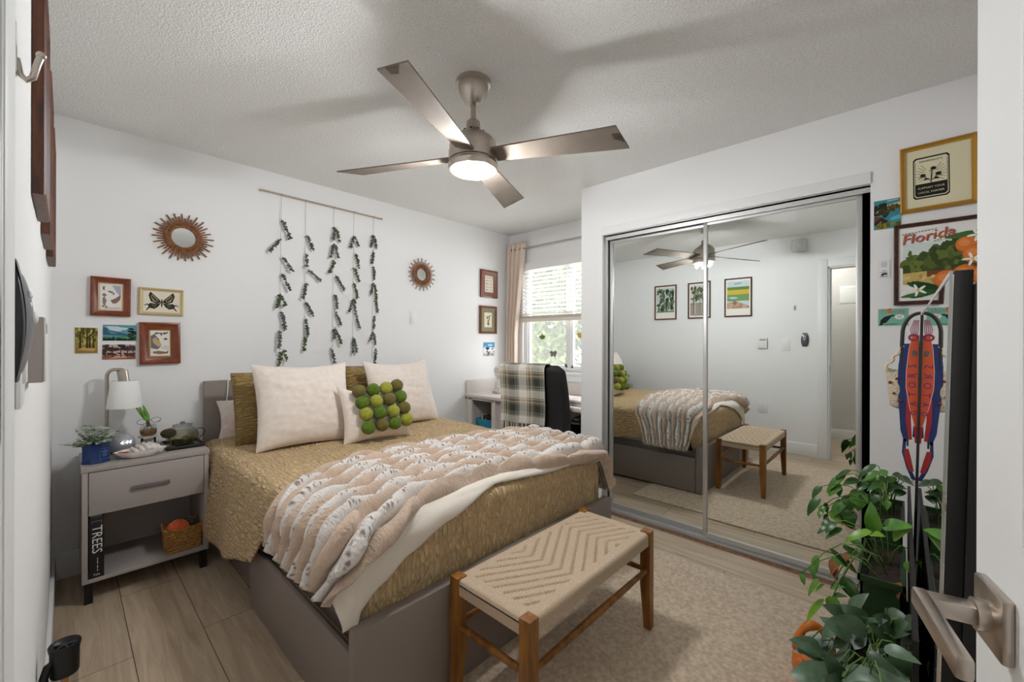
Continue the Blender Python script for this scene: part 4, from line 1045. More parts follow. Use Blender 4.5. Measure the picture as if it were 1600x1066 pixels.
def art_butterfly(q, W, Hh, y):
    p = Pen(q, W, Hh, y); p.rect((232, 222, 204), -1, -1, 1, 1); D = (52, 46, 36); L = (150, 142, 112); G = (74, 88, 66)
    for s in (-1, 1):
        p.poly(D, [(s * 0.03, -0.05), (s * 0.12, 0.2), (s * 0.62, 0.95), (s * 0.72, 0.6), (s * 0.60, 0.0), (s * 0.3, -0.2)])
        p.poly(L, [(s * 0.18, 0.15), (s * 0.52, 0.72), (s * 0.60, 0.5), (s * 0.50, 0.05), (s * 0.3, -0.08)])
        p.poly(D, [(s * 0.24, 0.1), (s * 0.55, 0.62), (s * 0.56, 0.45), (s * 0.3, 0.0)])
        p.poly(D, [(s * 0.04, -0.1), (s * 0.3, -0.2), (s * 0.62, -0.15), (s * 0.78, -0.35), (s * 0.62, -0.65), (s * 0.4, -0.72), (s * 0.2, -0.5)])
        p.poly(G, [(s * 0.25, -0.25), (s * 0.52, -0.22), (s * 0.55, -0.45), (s * 0.35, -0.58)])
        p.poly(D, [(s * 0.60, -0.55), (s * 0.82, -0.9), (s * 0.86, -0.86), (s * 0.68, -0.45)])
        p.poly(D, [(s * 0.74, -0.3), (s * 0.95, -0.45), (s * 0.95, -0.4), (s * 0.78, -0.2)])
    p.blob((90, 80, 60), 0, -0.12, 0.055, 0.42, 12, 0.05)
def art_lizard(q, W, Hh, y):
    p = Pen(q, W, Hh, y); p.rect((236, 230, 222), -1, -1, 1, 1); p.poly((120, 112, 128), [(-1, 0.6), (-0.6, 0.75), (-0.1, 0.3), (0.05, -0.3), (-0.3, -0.5), (-1, -0.4)])
    p.poly((196, 172, 120), [(-0.85, 0.3), (-0.5, 0.5), (0.0, 0.1), (0.15, -0.2), (-0.2, -0.3), (-0.7, 0.0)])
    for a, b in (((-0.6, 0.75), (0.0, 0.82)), ((0.0, 0.82), (0.5, 0.74)), ((0.5, 0.74), (0.85, 0.9)), ((0.05, 0.82), (0.15, 0.62)), ((0.45, 0.76), (0.5, 0.9)), ((-0.45, 0.76), (-0.35, 0.9))): p.line((110, 104, 80), a, b, 0.0035)
    p.blob((90, 84, 84), 0.6, 0.35, 0.16, 0.12, 9, .5); p.line((110, 100, 96), (0.4, -0.2), (0.95, -0.35), 0.001); p.line((110, 100, 96), (0.1, -0.35), (0.9, -0.5), 0.001)
    p.poly((140, 106, 84), [(-0.8, -0.68), (-0.2, -0.62), (0.6, -0.72), (0.9, -0.6), (0.8, -0.85), (-0.1, -0.9), (-0.75, -0.82)])
WALN = mat('frame_walnut', (126, 62, 32), 0.3, var=((92, 42, 20), 25, 4, (1, 1, 6)))
CHERRY = mat('frame_cherry', (134, 66, 34), 0.35, var=((110, 50, 26), 25, 4))
DARKW = mat('frame_dark_oak', (82, 48, 32), 0.5, var=((56, 32, 20), 30, 4))
GILT = mat('frame_gilt', (206, 186, 140), 0.5, 0.25, bump=(70, 0.8, 0.006))
GOLD = mat('frame_gold', (186, 138, 52), 0.35, 0.4)
frame('framed_insect_print', 'square brown framed print of insects and a mouse, upper left of its group', 'head', 0.2205, 1.499, 0.163, 0.214, 0.030, 0.024, CHERRY, mat_board=[((232, 208, 164), 0.002), ((240, 226, 196), 0.007)], mw=0.009, art=art_bugs, roll=math.radians(0.5))
frame('framed_butterfly_print', 'swallowtail butterfly picture in a pale gilt frame', 'head', 0.440, 1.486, 0.204, 0.158, 0.018, 0.016, GILT, art=art_butterfly, roll=math.radians(0.6))
frame('framed_reptile_print', 'brown framed print of lizards and a fish above the lamp shade', 'head', 0.433, 1.240, 0.186, 0.246, 0.040, 0.026, CHERRY, mat_board=[((170, 142, 84), 0.0), ((236, 226, 206), 0.008)], mw=0.010, art=art_lizard, roll=math.radians(-0.6))
def pc_oak(q, W, Hh, y):
    p = Pen(q, W, Hh, y); p.rect((150, 138, 66), -1, -1, 1, 1); foliage(p, [(112, 108, 48), (170, 158, 80), (86, 80, 36), (196, 180, 100)], -1, 1, -0.2, 1, 46, 0.2)
    p.poly((150, 122, 66), [(-1, -1), (1, -1), (1, -0.55), (0.3, -0.5), (-0.3, -0.42), (-1, -0.6)]); p.poly((196, 164, 92), [(-0.8, -0.7), (0.6, -0.85), (0.9, -0.62), (-0.2, -0.52)])
    for x in (-0.55, 0.05, 0.3, 0.62): p.poly((70, 52, 30), [(x - .1, -0.6), (x + .1, -0.6), (x + .05 + rnd(-.1, .1), 0.7), (x - .05, 0.7)])
    p.poly((70, 52, 30), [(0.0, 0.2), (0.1, 0.1), (0.8, 0.7), (0.7, 0.75)])
def pc_mtn(q, W, Hh, y):
    p = Pen(q, W, Hh, y); p.rect((104, 160, 178), -1, -1, 1, 1)
    for k in range(10): p.blob((206, 222, 226), rnd(-.7, .6), rnd(.25, .75), .25, .12, 10)
    p.poly((58, 104, 122), [(-1, -0.3), (-1, 0.75), (-0.6, 0.35), (-0.1, 0.1), (0.5, -0.2), (0.6, -0.4)]); p.poly((88, 136, 146), [(-0.8, 0.3), (-0.55, 0.3), (-0.1, -0.1), (-0.5, -0.2)])
    p.poly((66, 122, 96), [(-1, -1), (1, -1), (1, -0.3), (0.3, -0.4), (-0.3, -0.55), (-1, -0.5)]); p.poly((110, 168, 130), [(0.0, -0.6), (0.6, -0.45), (0.5, -0.7)])
    foliage(p, [(30, 48, 42), (44, 64, 48), (58, 74, 40)], 0.55, 1, -0.9, 0.8, 16, .16); foliage(p, [(24, 40, 34)], -1, 0.9, -1, -0.8, 12, .16); p.poly((24, 40, 34), [(-0.5, -1), (-0.3, -1), (-0.38, -0.35)])
def pc_sepia(q, W, Hh, y):
    p = Pen(q, W, Hh, y); p.rect((200, 178, 170), -1, -1, 1, 1); foliage(p, [(80, 62, 56), (104, 80, 70), (64, 48, 44)], -1, 1, 0.25, 1, 22, .2); foliage(p, [(80, 62, 56), (64, 48, 44)], -1, -0.4, -0.4, 0.4, 12, .18)
    p.rect((150, 98, 76), -1, -1, 1, -0.42); p.poly((212, 158, 132), [(-0.6, -0.9), (0.4, -0.8), (0.9, -0.45), (-0.1, -0.5)]); p.rect((120, 62, 48), 0.35, -0.6, 0.95, -0.2); foliage(p, [(74, 54, 46)], -1, 1, -0.35, -0.15, 12, .12)
    for x in (-0.82, -0.4, 0.1, 0.5, 0.85): p.rect((60, 44, 40), x - .03, -0.7, x + .03, 0.8)
card('postcard', 'upright yellow green postcard of oak trees, left of the two wide ones', 'head', 0.1255, 1.255, 0.087, 0.139, pc_oak, 'postcards above the nightstand')
card('postcard', 'wide turquoise mountain lake postcard above the reddish one', 'head', 0.2585, 1.299, 0.139, 0.089, pc_mtn, 'postcards above the nightstand', roll=math.radians(0.3))
card('postcard', 'wide reddish sepia postcard of pines under the turquoise one', 'head', 0.2555, 1.191, 0.138, 0.084, pc_sepia, 'postcards above the nightstand', roll=math.radians(0.5))
card('blank_cover_plate', 'blank white cover plate on the wall below the small sunburst', 'head', 2.198, 1.470, 0.075, 0.126, lambda q, W, Hh, y: q.use(flat((238, 238, 236), 0.4)).box(-0.03, 0.03, -0.005, -0.002, -0.055, 0.055, bev=0.0015), cat='wall plate')
def art_specimens(q, W, Hh, y):
    p = Pen(q, W, Hh, y); p.rect((228, 218, 196), -1, -1, 1, 1); p.rect((150, 104, 66), -1, -1, -0.86, 1)
    for r in range(5):
        for c in range(3): p.blob((92, 84, 70), -0.45 + c * .45, 0.75 - r * .37, rnd(.06, .14), rnd(.05, .12), 8)
def art_seaweed(q, W, Hh, y):
    p = Pen(q, W, Hh, y); p.rect((230, 220, 196), -1, -1, 1, 1)
    for a, b in (((-0.2, 0.2), (-0.4, 0.5)), ((0.2, 0.2), (0.5, 0.7)), ((0.0, -0.2), (0.4, 0.2)), ((-0.3, 0.1), (0.1, 0.5))): p.line((96, 92, 70), a, b, 0.006)
    p.blob((104, 92, 74), 0.05, -0.5, 0.3, 0.22, 10); p.blob((120, 104, 84), 0.0, -0.15, 0.22, 0.15, 9)
frame('framed_specimen_print', 'brown framed print of rows of small specimens, upper of two by the curtain', 'head', 3.136, 1.865, 0.246, 0.293, 0.058, 0.02, WALN, mat_board=[((128, 62, 36), 0.0)], mw=0.0, art=art_specimens)
frame('framed_seaweed_print', 'brown framed print with a green mat, lower of two by the curtain', 'head', 3.126, 1.482, 0.246, 0.293, 0.026, 0.02, WALN, mat_board=[((136, 138, 106), 0.0)], mw=0.042, art=art_seaweed)
def pc_snow(q, W, Hh, y):
    p = Pen(q, W, Hh, y); p.rect((84, 158, 196), -1, -1, 1, 1); p.blob((210, 226, 232), 0.2, 0.6, .5, .12); p.poly((236, 236, 240), [(-1, -0.6), (-1, 0.2), (-0.6, 0.45), (-0.2, 0.0), (0.3, 0.35), (0.7, 0.15), (1, 0.3), (1, -0.6)])
    p.poly((50, 66, 96), [(-0.75, 0.25), (-0.3, 0.3), (0.1, 0.1), (-0.3, -0.2)]); p.poly((70, 84, 110), [(0.4, 0.1), (0.8, 0.1), (0.5, -0.15)]); p.rect((196, 182, 170), -1, -1, 1, -0.6)
    foliage(p, [(90, 104, 110), (206, 200, 196), (120, 100, 90)], -0.95, 0.95, -0.9, -0.35, 14, .13)
card('postcard', 'small blue and white snowy mountain postcard below the two frames', 'head', 3.147, 1.170, 0.165, 0.146, pc_snow)

# eucalyptus hanging
t = thing('eucalyptus_hanging', 'wall hanging of five strings of dried eucalyptus from a wooden rod', 'wall hanging', (1.41, YH - 0.03, 1.08))
q = MB(); q.cyl((0.955, YH - 0.03, 2.290), (1.872, YH - 0.03, 2.284), 0.0065, seg=12); q.build('rod', mat('pale_dowel', (178, 158, 142), 0.7), t)
for x in (0.962, 1.865): MB().cyl((x, YH - 0.036, 2.288), (x, YH, 2.294), 0.005, seg=10).build('peg', mat('pale_dowel', (178, 158, 142)), t)
SX = [1.089, 1.256, 1.462, 1.625, 1.794]; SB = [1.075, 1.18, 1.07, 1.16, 1.055]
SPRIGS = [
 [(1.09,2.12,1.14,1.99),(1.09,1.98,1.01,1.88),(1.09,1.86,1.15,1.76),(1.09,1.74,1.14,1.62),(1.08,1.59,1.06,1.49),(1.08,1.59,1.11,1.50),(1.09,1.47,1.11,1.34),(1.08,1.34,1.07,1.21),(1.10,1.20,1.12,1.12),(1.09,1.18,1.07,1.09)],
 [(1.26,2.04,1.30,1.93),(1.26,1.91,1.25,1.80),(1.26,1.79,1.35,1.71),(1.26,1.69,1.23,1.57),(1.25,1.55,1.30,1.44),(1.25,1.44,1.26,1.29),(1.25,1.29,1.24,1.19)],
 [(1.47,2.14,1.45,2.03),(1.47,2.14,1.50,2.03),(1.46,2.01,1.43,1.90),(1.47,2.01,1.48,1.90),(1.47,1.89,1.42,1.78),(1.47,1.77,1.53,1.66),(1.47,1.62,1.48,1.51),(1.47,1.49,1.51,1.38),(1.46,1.37,1.51,1.24),(1.46,1.35,1.46,1.28),(1.44,1.21,1.46,1.09)],
 [(1.62,2.10,1.59,2.00),(1.62,2.10,1.65,2.02),(1.63,1.97,1.66,1.85),(1.62,1.85,1.66,1.74),(1.62,1.73,1.65,1.60),(1.62,1.60,1.58,1.49),(1.62,1.60,1.63,1.49),(1.63,1.49,1.66,1.36),(1.62,1.29,1.61,1.17),(1.62,1.29,1.64,1.17)],
 [(1.79,2.14,1.76,2.03),(1.79,2.14,1.81,2.03),(1.79,2.01,1.77,1.90),(1.79,1.88,1.79,1.77),(1.79,1.74,1.76,1.64),(1.80,1.74,1.81,1.60),(1.81,1.60,1.82,1.50),(1.80,1.47,1.79,1.36),(1.79,1.34,1.75,1.26),(1.79,1.34,1.80,1.23),(1.81,1.20,1.80,1.06)],
]
EUC = [mat('euc_dark', (66, 76, 64), 0.75, var=((92, 102, 88), 60, 3)), mat('euc_green', (84, 100, 58), 0.75, var=((64, 80, 48), 60, 3)), mat('euc_grey', (84, 84, 84), 0.75, var=((106, 108, 104), 60, 3))]
for i in range(5):
    q = MB(); q.tube([(SX[i], YH - 0.024, 2.289), (SX[i] - 0.004, YH - 0.022, 1.7), (SX[i] - 0.008, YH - 0.022, SB[i] + 0.05)], 0.0011, 5)
    q.tube([(SX[i] + 0.008 * math.cos(a), YH - 0.03 + 0.0085 * math.sin(a), 2.289 + 0.0085 * math.cos(a)) for a in [2 * PI * k / 10 for k in range(10)]], 0.0012, 5, closed=True)
    q.build('string', mat('twine', (150, 140, 130), 0.9), t)
    for n_, (x0, z0, x1, z1) in enumerate(SPRIGS[i]):
        q = MB(); q.use(mat('euc_stem', (110, 92, 76), 0.8)); a = Vector((x0, YH - 0.026, z0)); b = Vector((x1, YH - 0.035 - rnd(0, .015), z1)); mid = (a + b) / 2 + Vector((0, -0.006, 0))
        q.tube([a, mid, b], 0.0013, 5); q.use(EUC[random.choice((0, 0, 0, 1, 2))])
        N = max(7, int((a - b).length / 0.0085)); d = (b - a).normalized()
        for k in range(N):
            f = 0.12 + 0.88 * k / (N - 1); c = a.lerp(mid, f * 2) if f < .5 else mid.lerp(b, f * 2 - 1); aa = k * 1.9 + n_
            for s in (0, PI):
                if random.random() < 0.12: continue
                out = Vector((math.cos(aa + s + rnd(-.5, .5)) * 1.0, -0.35 - 0.5 * abs(math.sin(aa + s)), math.sin(aa + s) * 0.6 + rnd(-.4, .4))) + d * rnd(0.1, 0.7)
                leaf(q, c, out, (0, -1, 0.3) if k % 2 else (0.5, -1, 0), rnd(0.013, 0.024), rnd(0.012, 0.021), 4, 0.15, 0.2, 0.5)
        q.build('sprig', None, t, angle=180)

# ------------------------------------------------------------------ right wall beside the closet
def art_farmer(q, W, Hh, y):
    p = Pen(q, W, Hh, y); C_ = (226, 218, 184); K = (34, 32, 28); p.rect(C_, -1, -1, 1, 1)
    w_, h_ = 0.060 / (W / 2), 0.0965 / (Hh / 2); x0 = -0.02 / (W / 2) ; z0 = 0.002
    def rr(s, dx=0): return [(x0 + s * w_ * a, z0 + s * h_ * b) for a, b in ((-1, -.9), (-.86, -1), (.86, -1), (1, -.9), (1, .9), (.86, 1), (-.86, 1), (-1, .9))]
    p.poly(K, rr(1.0)); p.poly(C_, rr(0.93)); p.poly(K, rr(0.89)); p.poly(C_, [(x0 + w_ * a, z0 + h_ * b) for a, b in ((-.86, -.28), (.86, -.28), (.86, .84), (.76, .90), (-.76, .90), (-.86, .84))])
    for k in range(26):
        a = 2 * PI * k / 26 + 0.1; c, s = math.cos(a), math.sin(a); r0, r1 = 0.40, 0.84
        b0, b1 = (x0 + w_ * c * r0, z0 + h_ * (0.12 + 0.42 * s * 0.8)), (x0 + w_ * c * r1, z0 + h_ * (0.15 + s * 0.62))
        if b1[1] > z0 - h_ * .27 and b1[1] < z0 + h_ * .68: p.line(K, b0, b1, 0.0008)
    p.line(K, (x0, z0 - .28 * h_), (x0 + .02 * w_, z0 + .30 * h_), 0.0014)
    for (fx, fz) in ((0.12, 0.36), (-0.46, 0.08), (0.40, 0.06)):
        p.line(K, (x0, z0 - .2 * h_), (x0 + w_ * fx, z0 + h_ * fz), 0.001); p.blob(K, x0 + w_ * fx, z0 + h_ * (fz + .04), 0.16 * w_, 0.07 * h_, 10, .2); p.poly(K, [(x0 + w_ * (fx - .26), z0 + h_ * (fz - .10)), (x0 + w_ * fx, z0 + h_ * (fz + .04)), (x0 + w_ * (fx + .26), z0 + h_ * (fz - .08)), (x0 + w_ * fx, z0 + h_ * (fz - .04))])
    p.poly(K, [(x0, z0 - .1 * h_), (x0 - .3 * w_, z0 - .02 * h_), (x0 - .42 * w_, z0 - .14 * h_)]); p.poly(K, [(x0, z0 - .12 * h_), (x0 + .34 * w_, z0 - .04 * h_), (x0 + .46 * w_, z0 - .16 * h_)])
    p.text(K, 'GAINESVILLE FL', 0.0112, x0 - 0.002, z0 + 0.79 * h_)
    p.text(C_, 'SUPPORT YOUR', 0.0122, x0, z0 - 0.50 * h_); p.text(C_, 'LOCAL FARMER', 0.0122, x0, z0 - 0.71 * h_)
frame('framed_farmer_print', 'gold framed black block print with lettering, top of the wall beside the closet', 'closet', -0.115, 2.023, 0.250, 0.308, 0.019, 0.022, GOLD, art=art_farmer, roll=math.radians(-0.6))
def pc_lake(q, W, Hh, y):
    p = Pen(q, W, Hh, y); p.rect((64, 146, 160), -1, -1, 1, 1); p.poly((222, 206, 170), [(-1, 0.3), (1, 0.35), (1, 0.75), (0.1, 0.62), (-0.6, 0.75)]); p.rect((70, 140, 156), -1, -0.45, 1, 0.1)
    foliage(p, [(38, 44, 24), (58, 60, 30), (28, 32, 20)], -1, -0.1, 0.05, 0.6, 20, .22); foliage(p, [(70, 74, 34), (98, 92, 40), (120, 52, 34)], 0.0, 1, 0.1, 0.5, 16, .15)
    p.poly((60, 40, 44), [(-1, -0.7), (-0.9, -0.1), (-0.4, -0.2), (0.1, -0.5), (-0.4, -0.75)]); p.poly((128, 58, 40), [(-1, -0.5), (-0.8, -0.05), (-0.5, -0.25)]); p.poly((96, 182, 196), [(0.2, -0.3), (1, -0.1), (1, -0.4), (0.3, -0.5)])
    foliage(p, [(128, 118, 36), (96, 92, 32), (150, 134, 44)], -1, 1, -1, -0.66, 22, .16); p.poly((240, 240, 236), [(-0.85, 0.12), (-0.7, 0.2), (-0.62, 0.32), (-0.8, 0.18)])
    p.line((225, 232, 230), (0.0, 0.88), (0.8, 0.9), 0.0015)
card('postcard', 'dark postcard of a blue forest lake left of the gold frame', 'closet', 0.0555, 1.882, 0.098, 0.142, pc_lake)
def art_florida(q, W, Hh, y):
    p = Pen(q, W, Hh, y); p.rect((240, 238, 234), -1, -1, 1, 1)
    p.rect((214, 226, 220), -0.9, -0.15, 0.95, 0.55)
    for (x, z, r) in ((-0.85, .0, .14), (-0.65, .10, .16), (-0.4, .16, .16), (-0.15, .28, .18), (0.1, .34, .2), (0.35, .44, .2), (0.6, .46, .24), (-0.5, -.04, .2), (-0.1, .08, .24), (0.3, .18, .26), (0.7, .2, .3)): p.blob(random.choice([(84, 98, 46), (104, 116, 56), (66, 82, 40)]), x, z, r, r, 14, .15)
    p.poly((66, 82, 40), [(-0.9, -.28), (0.95, -.28), (0.95, .1), (0.2, .12), (-0.5, -.02), (-0.9, -.02)])
    foliage(p, [(112, 124, 58), (88, 104, 48), (60, 76, 38)], -0.8, 0.9, -0.2, 0.4, 34, .08)
    p.poly((206, 176, 108), [(-0.9, -.55), (0.4, -.7), (0.5, -.28), (-0.3, -.22), (-0.9, -.25)]); p.rect((122, 70, 46), -0.35, -.38, 0.35, -.22); foliage(p, [(180, 146, 80), (220, 196, 130)], -0.85, 0.1, -.5, -.3, 12, .06)
    G1, G2 = (52, 92, 44), (38, 70, 36)
    for (x, z, rx, rz, ro) in ((-0.55, -.62, .3, .06, -.5), (-0.3, -.78, .45, .09, .35), (-0.35, -.62, .4, .08, -.35), (0.05, -.78, .45, .09, .9), (-0.6, -.84, .35, .05, .15), (0.15, .62, .3, .05, -.2), (0.5, .66, .35, .06, .1), (0.6, .2, .3, .1, .8), (0.75, -.1, .3, .1, .5), (0.3, -.66, .3, .07, 1.2), (0.9, -.75, .4, .09, 1.0)): p.blob(random.choice((G1, G2, (70, 116, 56))), x, z, rx, rz, 12, .1, ro)
    for (x, z, r) in ((0.52, .38, .26), (0.68, .12, .27), (0.10, -.48, .30), (0.48, -.34, .26), (0.86, -.42, .3), (0.92, .5, .2)):
        rz = r * p.W / p.H; p.blob((188, 94, 40), x, z, r, rz, 20, .02); p.blob((222, 126, 58), x - .03, z + .02, r * .86, rz * .84, 20, .02); p.blob((236, 148, 80), x - .07, z + .05, r * .45, rz * .4, 14, .05)
    for (x, z) in ((0.62, .0), (0.72, .6), (-0.02, .68), (-0.55, -.72)):
        for k in range(5):
            a = 2 * PI * k / 5 + x; p.blob((246, 244, 238), x + .12 * math.cos(a), z + .085 * math.sin(a), .11, .03, 8, .05, a)
        p.blob((226, 190, 80), x, z, .04, .03, 8, .1)
    p.text((70, 40, 36), 'Florida', 0.064, -0.34, 0.70, shear=0.25, rot=math.radians(7)); p.text((206, 104, 84), 'Florida', 0.064, -0.355, 0.71, shear=0.25, rot=math.radians(7))
    for x in range(11): p.rect((120, 128, 110), -0.92 + x * .075, .81 + x * .006, -0.88 + x * .075, .835 + x * .006)
    for x in range(7): p.rect((120, 128, 110), -0.2 + x * .07, .555 + x * .006, -0.16 + x * .07, .575 + x * .006)
frame('framed_citrus_poster', 'dark wood framed travel poster of oranges and a grove', 'closet', -0.1335, 1.626, 0.330, 0.382, 0.0175, 0.02, DARKW, art=art_florida, roll=math.radians(0.0))
def art_small(q, W, Hh, y):
    p = Pen(q, W, Hh, y); p.rect((216, 214, 220), -0.9, -0.94, 0.9, 0.94); p.rect((240, 238, 238), -0.82, -0.9, 0.82, 0.9)
    for k in range(5): p.rect((170, 160, 172), -0.55 + .05 * abs(k - 2), 0.72 - k * .12, 0.55 - .05 * abs(k - 2), 0.77 - k * .12)
    p.rect((150, 140, 140), -0.4, -0.18, 0.4, -0.12); p.poly((40, 40, 44), [(-0.6, -0.62), (-0.2, -0.42), (0.3, -0.40), (0.65, -0.55), (0.4, -0.62), (0.1, -0.58), (-0.2, -0.7)]); p.rect((60, 58, 60), -0.6, -0.36, 0.6, -0.31); p.rect((60, 58, 60), -0.6, -0.80, 0.6, -0.74)
card('sticker_card', 'tiny white card with a dark emblem beside the dark wood frame', 'closet', 0.0665, 1.614, 0.046, 0.092, art_small, cat='card')
def pc_gator(q, W, Hh, y):
    p = Pen(q, W, Hh, y); T = (128, 186, 164); p.rect((236, 234, 226), -1, -1, 1, 1); p.rect(T, -0.95, -0.92, 0.95, 0.92)
    p.poly((34, 38, 40), [(-0.85, -0.85), (-0.8, -0.3), (-0.55, 0.05), (-0.2, 0.2), (0.05, 0.28), (0.12, 0.15), (-0.1, 0.05), (-0.25, -0.25), (-0.45, -0.6), (-0.7, -0.7)]); p.poly((34, 38, 40), [(-0.95, -0.9), (-0.7, -0.6), (-0.6, -0.8)])
    p.blob((236, 236, 228), 0.4, 0.02, 0.3, 0.26, 14, .04)
    for k in range(3): p.rect((90, 100, 96), 0.25, 0.10 - k * .1, 0.55, 0.13 - k * .1)
    p.blob((226, 112, 46), -0.25, 0.66, 0.15, 0.24, 14, .05); p.blob((70, 110, 60), -0.2, 0.88, 0.1, 0.06, 8)
    p.text((150, 120, 140), 'Fl', 0.03, -0.62, 0.62, shear=0.2); p.text((150, 120, 140), 'rida', 0.03, 0.30, 0.60, shear=0.2)
    p.line((50, 60, 60), (-0.5, -0.78), (0.3, -0.72), 0.0015)
card('postcard', 'green postcard of a black bird with a speech bubble under the dark wood frame', 'closet', 0.0335, 1.378, 0.114, 0.090, pc_gator)

# ------------------------------------------------------------------ left wall, edge on from the doorway and seen in the closet mirror
def land(kind):
    def a(q, W, Hh, y):
        p = Pen(q, W, Hh, y); p.rect((238, 234, 226), -1, -1, 1, 1); zb = -0.62
        if kind == 0:
            p.rect((196, 206, 204), -.9, zb, .9, .9); foliage(p, [(66, 86, 58), (92, 110, 78), (120, 136, 104), (48, 66, 46)], -.8, .8, zb + .1, .75, 60, .13); p.rect((120, 136, 110), -.9, zb, .9, zb + .08)
        elif kind == 1:
            p.rect((206, 212, 206), -.9, -.9, .9, .9); foliage(p, [(104, 108, 84), (130, 134, 106), (84, 86, 66)], -.7, .8, .05, .75, 46, .13); p.rect((150, 140, 124), -.9, -.9, .9, -.15)
            for k in range(16): x = rnd(-.8, .8); p.rect(random.choice([(92, 82, 70), (200, 196, 186), (120, 108, 92)]), x, -.8, x + .05, rnd(0, .3))
            for k in range(8): p.line((196, 192, 184), (-.9, -.2 - k * .08), (.9, -.3 - k * .08), 0.002)
        else:
            p.rect((196, 212, 218), -.9, zb, .9, .9); p.rect((206, 180, 74), -.9, .1, .9, .55); p.rect((104, 136, 66), -.9, .42, .9, .58); p.rect((120, 156, 96), -.9, -.2, .9, .16); p.blob((170, 204, 212), .4, -.02, .4, .06, 12, .2)
            p.poly((176, 140, 120), [(-.9, zb), (.9, zb), (.9, -.3), (.2, -.2), (-.9, -.5)]); foliage(p, [(140, 120, 100), (196, 166, 140)], -.8, .8, zb + .05, -.3, 14, .12); p.line((90, 110, 120), (-.3, .78), (.3, .74), 0.004)
        p.rect((238, 234, 226), -1, -1, 1, zb) if kind != 1 else None
    return a
WOODF = mat('poster_frame_wood', (104, 56, 30), 0.45, var=((64, 32, 16), 14, 5, (5, 5, 1)))
for k, (yc, lab) in enumerate(((1.458, 'dark framed yellow marsh poster on the left wall, nearest the doorway'), (1.925, 'dark framed brown cypress tree poster, middle of three on the left wall'), (2.382, 'dark framed green grove poster on the left wall, nearest the bed wall'))):
    frame('framed_landscape_poster', lab, 'left', yc, 1.795 - 0.002 * k, 0.303, 0.470, 0.016, 0.018, WOODF, art=land((2, 1, 0)[k]), group='framed posters on the left wall')
M = wallM('left', 1.195, 1.24)
t = thing('thermostat', 'white square thermostat on the left wall', 'thermostat', M.translation)
q = MB(M); q.box(-0.048, 0.048, -0.022, 0, -0.060, 0.060, bev=0.002); q.build('housing', mat('thermostat_shade', (168, 158, 152), 0.5), t)  # shade on the housing's side is put into this greyer colour
MB(M).box(-0.047, 0.047, -0.0245, -0.022, -0.059, 0.059, bev=0.001).build('front_cover', mat('thermostat_white', (230, 228, 225), 0.4), t)
q = MB(M); q.box(-0.036, 0.030, -0.025, -0.0244, 0.030, 0.048); q.build('display', flat((150, 158, 156), 0.3), t)
M = wallM('left', 0.964, 1.226)
t = thing('light_switch', 'white rocker light switch between thermostat and black remote', 'light switch', M.translation)
MB(M).box(-0.040, 0.040, -0.006, 0, -0.068, 0.068, bev=0.002).build('plate', WHITEP, t); MB(M).box(-0.016, 0.016, -0.010, -0.005, -0.033, 0.033, bev=0.002).build('rocker', WHITEP, t)
M = wallM('left', 0.787, 1.281)
t = thing('fan_remote', 'black and silver fan remote in its wall holder by the doorway', 'remote control', M.translation)
q = MB(M)
def rprof(v): return 0.006 + 0.011 * math.sin(PI * (0.08 + 0.80 * (1 - v))) ** 1.1
def rem(off):
    def g(u, v):
        a = u * 2 * PI; z = -0.074 + v * 0.148; s = math.sin(PI * (0.12 + 0.80 * v)) ** 0.45
        d = rprof(v)
        return (0.034 * s * max(-1, min(1, 1.25 * math.cos(a))), -0.0005 - d * 0.5 + d * 0.5 * max(-1, min(1, 1.25 * math.sin(a))), z)
    return g
q.grid(rem(1.0), 32, 24, cu=True); q.build('shell', mat('remote_black', (30, 31, 36), 0.35), t, angle=180)
q = MB(M); q.grid(lambda u, v: (-0.025 + 0.050 * u, -0.0008 - rprof(v) - 0.0052 * math.sin(PI * u) * math.sin(PI * min(1, max(0, v * 1.1))) ** 0.4, -0.068 + v * 0.140), 10, 24)
q.build('silver_face', mat('remote_silver', (104, 106, 112), 0.3, 0.4), t, angle=180)
q = MB(M); q.ball((0, -0.022, 0.004), 0.008, 14, 10, (1, 0.6, 1)); 
for z in (0.020, 0.032): q.ball((-0.008, -0.0195, z), 0.004, 10, 8, (1, .6, 1)); q.ball((0.008, -0.0195, z), 0.004, 10, 8, (1, .6, 1))
q.build('button', WHITEP, t)
M = wallM('left', 0.882, 1.648)
t = thing('coat_hook', 'small silver coat hook on the left wall beside the doorway', 'hook', M.translation)
q = MB(M); q.box(-0.012, 0.012, -0.004, 0, -0.028, 0.040, bev=0.002); q.build('plate', WHITEP, t)
q = MB(M); q.tube([(0, -0.003, -0.006), (0, -0.006, -0.026), (0, -0.012, -0.032), (0, -0.018, -0.026), (0, -0.022, -0.006), (0, -0.025, 0.006)], [0.004] * 6, 10); q.ball((0, -0.0255, 0.008), 0.0055, 12, 8); q.build('hook_arm', METAL, t)
M = wallM('left', 0.837, 2.325)
t = thing('smoke_alarm', 'square white smoke alarm high on the left wall', 'smoke alarm', M.translation)
q = MB(M); q.box(-0.07, 0.07, -0.035, 0, -0.07, 0.07, bev=0.022, seg=4); q.build('body', mat('alarm_white', (222, 222, 220), 0.5), t)
q = MB(M @ Matrix.Rotation(PI / 2, 4, 'X')); q.lathe([(0, 0.0365), (0.018, 0.0365), (0.020, 0.034), (0.022, 0.034)], (0, 0, 0), 24); q.build('button', WHITEP, t)
M = wallM('left', 1.192, 0.486)
t = thing('power_outlet', 'white wall outlet low on the left wall', 'outlet', M.translation)
MB(M).box(-0.048, 0.048, -0.006, 0, -0.06, 0.06, bev=0.002).build('plate', WHITEP, t)
q = MB(M); 
